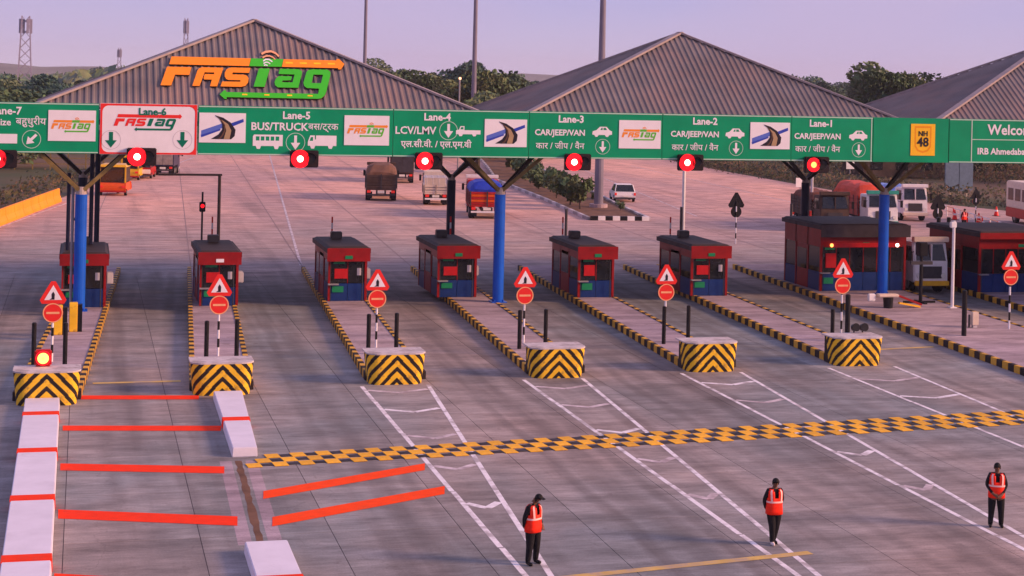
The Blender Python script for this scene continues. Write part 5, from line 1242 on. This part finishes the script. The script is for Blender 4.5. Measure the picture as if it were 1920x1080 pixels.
# white cars
x, y, z = vloc(1172, 379, 2.0); car('white hatchback driving away on the far carriageway', (x, y, 0), dirA, 'white', W_=1.95, H_=1.6)
x, y, z = vloc(976, 306, 2.0); car('distant white car near the top of the planted median', (x, y, 0), dirA, 'white', W_=2.0, H_=1.9, suv=True)
# opposite queue (facing the camera): rz = pi
def loc_f(px, py, back=3.7): X, Y = gp(px, py); return X+back*.12, Y+back, 0
x, y, z = loc_f(1655, 432, 4.3); truck('white and teal truck facing the camera with a high red load', (x, y, 0), pi-.12, 'white', 'vred', 'tarpr', L_=8.6, W_=2.6, H_=3.6, kind='tarp', loadh=1.1, accents=('teal', 'teal'))
x, y, z = loc_f(1716, 415, 3.8); truck('white truck facing the camera under a light blue tarpaulin', (x, y, 0), pi-.12, 'white', 'tgrey', 'tarplb', L_=7.5, W_=2.3, H_=3.0, kind='tarp', loadh=.8, accents=('white', 'cream'))
x, y, z = loc_f(1566, 436, 3.9); truck('brown open truck piled with bricks, left of the white and teal truck', (x, y, 0), pi-.12, 'vbrown', 'vbrown', 'brickload', L_=7.6, W_=2.4, H_=3.1, kind='open', loadh=.7)
x, y, z = loc_f(1738, 548, 3.4); truck('white cab truck with orange body and yellow bumper entering between the booths', (45.15, 88.0, 0), pi-.05, 'white', 'oauto', None, L_=6.6, W_=2.1, H_=2.7, kind='open', accents=('cream', 'yauto'))
x, y, z = loc_f(1610, 322, 3.9); truck('far parked green truck beyond the opposite road', (x+8, y, 0), pi-.5, 'teal', 'vbrown', None, kind='box')
x, y, z = loc_f(1682, 330, 3.9); truck('far parked truck under a purple blue sheet', (x+6, y, 0), pi/2, 'vnavy', 'vnavy', 'tarpb', kind='tarp')
# bus at the right edge
x, y = gp(1912, 432); t = thing('bus', 'cream bus with a red skirt at the right edge of the picture', 'bus', (x+4.3, y+3.5, 0), pi-.15)
q = MB(); prof = [(-5, 1.25), (-5, 3.3), (-4.8, 3.5), (4.7, 3.5), (4.95, 3.2), (5.05, 1.25)]
q.loft([[(-1.3, a, b) for a, b in prof], [(1.3, a, b) for a, b in prof]]); q.build('body', 'cream', t, bevel=.06)
box(-1.31, 1.31, -5.02, 5.08, .45, 1.248).build('skirt', 'vred', t, bevel=.05)
for i in range(6):
    for s in (-1, 1): box(s*1.305-.02, s*1.305+.02, -4.5+i*1.5, -3.4+i*1.5, 1.9, 2.9).build('window', 'glass', t)
q = MB(); q.add([(-1.1, 5.07, 1.8), (1.1, 5.07, 1.8), (1.1, 5.0, 3.0), (-1.1, 5.0, 3.0)], [(0, 1, 2, 3)]); q.build('windscreen', 'glass', t)
for s in (-1, 1):
    box(s*.9-.18, s*.9+.18, 5.085, 5.12, .8, 1.05).build('headlight', 'head', t)
    for yy in (-3.2, 3.3): wheel(t, s*1.12, yy, .5, .3)
box(-.45, -.15, 5.09, 5.12, 2.05, 2.75).build('mirror_panel', 'black', t)

# billboard backs & far items right
X, Y = gp(1815, 372); t = thing('billboard', 'blue grey billboard panel on posts beyond the opposite carriageway', 'billboard', (X, Y+2, 0))
for i in range(2): box(-1.55+i*1.6, -.02+i*1.6, -.08, .08, 0.6, 4.4).build('panel', 'billb', t)
for xx2 in (-.9, .0, 1.0): q = MB(); q.tube((xx2, .15, 0), (xx2, .15, 5.6), .07, n=8); q.build('post', 'cream', t)
for k2, (px, py) in enumerate(((1593, 312), (1500, 345))):
    X, Y = gp(px, py+28); zt = fp(px, py, Y)[1]; t = thing('notice_sign', ['small pale notice board on a pole above the red load', 'small pale marker board by the far road edge'][k2], 'sign', (X, Y, 0)); q = MB(); q.tube((0, 0, 0), (0, 0, zt), .06, n=8); q.build('pole', 'grey', t)
    box(-.5, .5, -.1, -.06, zt-.3, zt+.6).build('plate', 'white', t)
# far pale walls/sheds beyond the road
t = thing('shed', 'long low pale wall beyond the far road bend', 'wall'); 
for i in range(9): box(88+i*5, 92.96+i*5, 262-i*1.5, 262.3-i*1.5, 0, 2.3).build('wall_panel', 'wall', t)
t = thing('far_building', 'low dark roofed roadside building beyond the opposite trucks', 'building', (104, 196, 0))
box(-11, 11, -3, 3, 0, 2.9).build('wall', 'vbrown', t); box(-12, 12, -4, 4, 2.901, 3.3).build('roof', 'vbrown', t)
for i in range(6): w_ = box(-10+i*3.4, -8.4+i*3.4, -3.04, -3.002, .9, 2.2).build('window', 'glass', t)
# fence rails red/white near the opposite queue
t = thing('guard_rail', 'red and white pipe railing along the opposite queue', 'railing')
A = Vector((74.5, 140)); B = Vector((67.5, 113)); n_ = 12
for i in range(n_+1):
    p = A.lerp(B, i/n_); q = MB(); q.tube((p.x, p.y, 0), (p.x, p.y, .95), .06, n=8); q.build('post', 'signred' if i % 2 else 'white', t)
for zz in (.5, .9):
    for i in range(n_):
        p = A.lerp(B, i/n_); r_ = A.lerp(B, (i+1)/n_); q = MB(); q.tube((p.x, p.y, zz), (r_.x, r_.y, zz), .045, n=6); q.build('rail', 'white' if i % 2 else 'logoP', t)
def cone(label, x, y):
    t = thing('traffic_cone', label, 'cone', (x, y, 0), 0, 'red cones on the opposite road'); q = MB(); q.tube((0, 0, .04), (0, 0, .85), .22, .04, 14); q.build('cone', 'signred', t); box(-.26, .26, -.26, .26, 0, .04).build('base', 'black', t)
    q = MB(); q.tube((0, 0, .4), (0, 0, .55), .147, .112, 14); q.build('band', 'white', t)
for i, (px, py) in enumerate(((1790, 412), (1835, 418), (1855, 436), (1868, 405))):
    X, Y = gp(px, py); cone(['red cone left of the person in orange', 'red cone right of the person in orange', 'red cone nearest the red bus', 'red cone farthest back by the railing'][i], X, Y)

# ================================================================== PEOPLE
def person(label, loc, rz, pose, h=1.70, shoe_pale=False, vest=True, cloth='cloth', head_tilt=.12, cap=True):
    t = thing('person', label, 'person', loc, rz)
    s = h/1.72
    P_ = pose
    # joints (x right, y forward = -Y local faces camera), z up
    V = {'pel': (0, 0, .93), 'spi': (0, .0, 1.08), 'che': (0, 0, 1.28), 'neck': (0, -.01, 1.44), 'nk2': (0, -.02, 1.50), 'h1': (0, -.03-head_tilt*.2, 1.58), 'h2': (0, -.025-head_tilt*.45, 1.665),
         'shL': (-.17, 0, 1.38), 'shR': (.17, 0, 1.38)}
    for k3, v3 in P_.items(): V[k3] = v3
    rad = {'pel': (.155, .115), 'spi': (.135, .10), 'che': (.155, .11), 'neck': (.07, .07), 'nk2': (.052, .055), 'h1': (.075, .09), 'h2': (.072, .085), 'shL': (.075, .075), 'shR': (.075, .075),
           'elL': (.048, .048), 'elR': (.048, .048), 'wrL': (.034, .034), 'wrR': (.034, .034), 'haL': (.04, .028), 'haR': (.04, .028),
           'hiL': (.105, .105), 'hiR': (.105, .105), 'knL': (.066, .066), 'knR': (.066, .066), 'anL': (.05, .05), 'anR': (.05, .05), 'heL': (.045, .05), 'heR': (.045, .05), 'toL': (.045, .032), 'toR': (.045, .032)}
    E_ = [('pel', 'spi'), ('spi', 'che'), ('che', 'neck'), ('neck', 'nk2'), ('nk2', 'h1'), ('h1', 'h2'), ('che', 'shL'), ('che', 'shR'), ('shL', 'elL'), ('elL', 'wrL'), ('wrL', 'haL'), ('shR', 'elR'), ('elR', 'wrR'), ('wrR', 'haR'),
          ('pel', 'hiL'), ('pel', 'hiR'), ('hiL', 'knL'), ('knL', 'anL'), ('hiR', 'knR'), ('knR', 'anR'), ('anL', 'heL'), ('heL', 'toL'), ('anR', 'heR'), ('heR', 'toR')]
    fing = []
    for sd_ in 'LR':
        hp = Vector(V['ha'+sd_]); wp = Vector(V['wr'+sd_]); d = (hp-wp).normalized(); side = d.cross(Vector((0, 1, 0)));
        if side.length < .1: side = Vector((1, 0, 0))
        side.normalize(); nz = d.cross(side)
        for i in range(4):
            k1, k2, k3n = 'f%s%d' % (sd_, i), 'g%s%d' % (sd_, i), 'k%s%d' % (sd_, i); ln = (.07, .08, .075, .06)[i]
            b0 = hp+side*((i-1.5)*.021); V[k1] = tuple(b0+d*ln*.5); V[k2] = tuple(b0+d*ln*.85+nz*.018); rad[k1] = (.010, .010); rad[k2] = (.008, .008); E_ += [('ha'+sd_, k1), (k1, k2)]
        V['t'+sd_] = tuple(hp-d*.02+side*.045); V['u'+sd_] = tuple(hp+d*.02+side*.065); rad['t'+sd_] = (.013, .013); rad['u'+sd_] = (.010, .010); E_ += [('ha'+sd_, 't'+sd_), ('t'+sd_, 'u'+sd_)]
    names = list(V); idx = {n4: i for i, n4 in enumerate(names)}
    me = bpy.data.meshes.new('sk'); me.from_pydata([tuple(c*s for c in V[n4]) for n4 in names], [(idx[a], idx[b]) for a, b in E_], []); me.update()
    o = bpy.data.objects.new('sk', me); C.objects.link(o)
    md_ = o.modifiers.new('s', 'SKIN'); md_.use_smooth_shade = True; sv = me.skin_vertices[0].data
    fat = lambda n4: 1.42 if n4[:2] in ('kn', 'an', 'hi') else 1.0 if n4[0] in 'fgkut' or n4 in ('h1', 'h2', 'neck', 'nk2') else 1.24
    for n4, i in idx.items(): sv[i].radius = tuple(r_*s*fat(n4) for r_ in rad[n4]); sv[i].use_root = (n4 == 'pel')
    sb = o.modifiers.new('u', 'SUBSURF'); sb.levels = 1; sb.render_levels = 1
    dg = bpy.context.evaluated_depsgraph_get(); bm_ = bpy.data.meshes.new_from_object(o.evaluated_get(dg)); bpy.data.objects.remove(o)
    bm_.materials.clear()
    for m_ in (cloth, 'skin', 'shoe', 'shoew'): bm_.materials.append(M[m_])
    wl, wr = Vector(V['wrL'])*s, Vector(V['wrR'])*s
    for p in bm_.polygons:
        c = p.center; mi = 0
        if c.z > 1.455*s: mi = 1
        elif (c-wl).length < .19*s and (Vector(V['haL'])*s-c).length < (Vector(V['haL'])*s-wl).length+.06: 
            if (c-Vector(V['elL'])*s).length > (wl-Vector(V['elL'])*s).length-.02: mi = 1
        elif (c-wr).length < .19*s and (c-Vector(V['elR'])*s).length > (wr-Vector(V['elR'])*s).length-.02: mi = 1
        if c.z < .095*s: mi = 3 if (shoe_pale and c.x < (V['heL'][0]+V['heR'][0])/2*s) else 2
        p.material_index = mi; p.use_smooth = True
    body = bpy.data.objects.new('body', bm_); C.objects.link(body); body.parent = t
    hc = Vector(V['h1'])*s
    # nose, ears, eyes, mouth
    q = MB(); q.tube(hc+Vector((0, -.085, .035))*s, hc+Vector((0, -.108, .0))*s, .010*s, .018*s, 8); q.build('nose', 'skin', t, smooth=True)
    for sg in (-1, 1):
        q = MB(); q.tube(hc+Vector((sg*.074, .01, .02))*s, hc+Vector((sg*.088, .015, .02))*s, .028*s, .02*s, 10); q.build('ear', 'skin', t)
        q = MB(); q.tube(hc+Vector((sg*.03, -.082, .045))*s, hc+Vector((sg*.03, -.092, .045))*s, .011*s, .008*s, 8); q.build('eye', 'black', t)
    # hair / cap: dome
    q = MB(); rg = []
    hh2 = Vector(V['h2'])*s+Vector((0, .005, -.045))*s
    for j in range(7):
        a = j/6*pi/2; rg.append([tuple(hh2+Vector((cos(i*pi/9)*.092*cos(a)*s, sin(i*pi/9)*.108*cos(a)*s, sin(a)*.11*s-.0*s))) for i in range(18)])
    q.loft(rg)
    q.loft([[tuple(hh2+Vector((cos(i*pi/9)*.088*s, (sin(i*pi/9)*.100+.012)*s, -.075*s if sin(i*pi/9) > -.2 else -.01*s))) for i in range(18)], [tuple(hh2+Vector((cos(i*pi/9)*.092*s, sin(i*pi/9)*.108*s, .002*s))) for i in range(18)]], cap=False)
    q.build('hair' if not cap else 'cap', 'hair', t, smooth=True, fix=False)
    if cap: q = MB(); q.loft([[tuple(hh2+Vector((x5*s, y5*s, z5*s))) for x5, y5, z5 in ((-.07, -.08, .015), (-.05, -.17, -.01), (.05, -.17, -.01), (.07, -.08, .015))], [tuple(hh2+Vector((x5*s, y5*s, (z5+.012)*s))) for x5, y5, z5 in ((-.07, -.08, .015), (-.05, -.17, -.01), (.05, -.17, -.01), (.07, -.08, .015))]]); q.build('peak', 'hair', t)
    if vest:
        # rings of half-widths: z, rx, ry
        prof = [(.80, .222, .178), (.90, .218, .176), (1.02, .205, .168), (1.12, .205, .165), (1.22, .210, .165), (1.32, .212, .160), (1.39, .205, .140), (1.445, .150, .105)]
        def sp(a, k5, off=0.0):
            z, rx, ry = prof[k5]
            ca, sa = cos(a), sin(a)
            return Vector((math.copysign(abs(ca)**.8, ca)*(rx+off)*s, math.copysign(abs(sa)**.8, sa)*(ry+off)*s, z*s))
        def spz(a, z, off=0.0):
            for k5 in range(len(prof)-1):
                if prof[k5][0] <= z <= prof[k5+1][0]:
                    tt = (z-prof[k5][0])/(prof[k5+1][0]-prof[k5][0]); return sp(a, k5, off).lerp(sp(a, k5+1, off), tt)
            return sp(a, len(prof)-1, off)
        n6 = 36; q = MB(); rows = []
        for k5 in range(len(prof)): rows.append([sp(2*pi*i/n6, k5) for i in range(n6)])
        vs_ = [p for r_ in rows for p in r_]; fs_ = []
        for k5 in range(len(prof)-1):
            for i in range(n6):
                a = (i+.5)*360/n6; dfront = abs(((a-270)+180) % 360-180); dside = min(abs(((a-0)+180) % 360-180), abs(((a-180)+180) % 360-180))
                if k5 >= 4 and dfront < (6, 13, 24, 30)[min(3, k5-4)]: continue      # V neck
                if k5 in (4, 5) and dside < 22: continue                                # arm holes
                fs_.append((k5*n6+i, k5*n6+(i+1) % n6, (k5+1)*n6+(i+1) % n6, (k5+1)*n6+i))
        q.add(vs_, fs_); vo = q.build('vest', 'vest', t, smooth=True, fix=False)
        so2 = vo.modifiers.new('thick', 'SOLIDIFY'); so2.thickness = .008
        q = MB()                                                    # waist band
        for z0_, z1_ in ((1.10, 1.145),):
            r0 = [spz(2*pi*i/n6, z0_, .007*1.6) for i in range(n6)]; r1 = [spz(2*pi*i/n6, z1_, .007*1.6) for i in range(n6)]
            q.add(r0+r1, [(i, (i+1) % n6, n6+(i+1) % n6, n6+i) for i in range(n6)])
        q.build('reflective_band', 'reflect', vo, fix=False)
        q = MB()
        for ac in (238, 302, 58, 122):
            zs = [1.146+.029*j for j in range(11)]
            L1_, L2_ = [], []
            for j, z in enumerate(zs):
                dr = (ac-270)*(.0) if ac > 180 else 0
                a1_ = R(ac-8+ (j*0.4 if ac in (302, 122) else -j*.4)); a2_ = R(ac+8+(j*0.4 if ac in (302, 122) else -j*.4))
                L1_.append(spz(a1_, min(z, 1.43), .012)); L2_.append(spz(a2_, min(z, 1.43), .012))
            n7 = len(zs); q.add(L1_+L2_, [(i, i+1, n7+i+1, n7+i) for i in range(n7-1)])
        q.build('reflective_strap', 'reflect', vo, fix=False)
    return t
stand = dict(hiL=(-.10, 0, .86), hiR=(.10, 0, .86), knL=(-.125, -.02, .48), knR=(.125, -.02, .48), anL=(-.14, .02, .10), anR=(.14, .02, .10), heL=(-.14, .03, .05), heR=(.14, .03, .05), toL=(-.16, -.15, .038), toR=(.16, -.15, .038))
armback = dict(elL=(-.245, .07, 1.12), wrL=(-.17, .14, .90), haL=(-.08, .16, .87), elR=(.245, .07, 1.12), wrR=(.17, .14, .90), haR=(.08, .17, .86))
armfront = dict(elL=(-.255, .03, 1.12), wrL=(-.12, -.17, .92), haL=(-.04, -.20, .87), elR=(.255, .03, 1.12), wrR=(.12, -.17, .91), haR=(.04, -.22, .86))
X, Y = gp(998, 1058); person('man in red vest and black cap looking down, leftmost of the three men', (X, Y, 0), R(14)+.35, {**stand, **armback, 'elR': (.24, .03, 1.12), 'wrR': (.20, -.10, .93), 'haR': (.17, -.16, .87)}, h=1.66, head_tilt=.32)
X, Y = gp(1450, 1021)
walk = dict(hiL=(-.09, 0, .86), hiR=(.09, 0, .86), knL=(-.07, -.07, .47), knR=(.07, .0, .48), anL=(-.05, -.03, .10), anR=(.06, .13, .11), heL=(-.05, -.02, .05), heR=(.06, .14, .06), toL=(-.06, -.20, .038), toR=(.09, -.04, .035))
person('man in red vest and one pale shoe, middle one of the three men', (X, Y, 0), R(-14)+.25, {**walk, **armback}, h=1.64, shoe_pale=True, cap=False)
X, Y = gp(1867, 988); person('man in red vest with clasped hands near the right edge of the picture', (X, Y, 0), R(-20), {**stand, **armfront}, h=1.66, cap=False, head_tilt=.05)
X, Y = gp(1807, 430); person('far small person in orange clothes among the red cones', (X, Y, 0), .3, {**stand, **armback}, h=1.65, cloth='cloth', cap=False)

# ================================================================== HAZE
hz = box(-3600, 3600, -120, 4700, -1.2, 62).build('haze', 'grey', fix=True); hz.data.materials.clear()
hm = bpy.data.materials.new('haze_air'); hm.use_nodes = True; hn = hm.node_tree; hn.nodes.clear()
ho = hn.nodes.new('ShaderNodeOutputMaterial'); pv = hn.nodes.new('ShaderNodeVolumePrincipled'); pv.inputs['Color'].default_value = (0.86, 0.84, 1.0, 1); pv.inputs['Density'].default_value = 0.00013
pv.inputs['Anisotropy'].default_value = 0.0
hn.links.new(pv.outputs[0], ho.inputs['Volume']); hz.data.materials.append(hm); hz['kind'] = 'stuff'; hz['label'] = 'thin lavender dusk haze over the plaza'
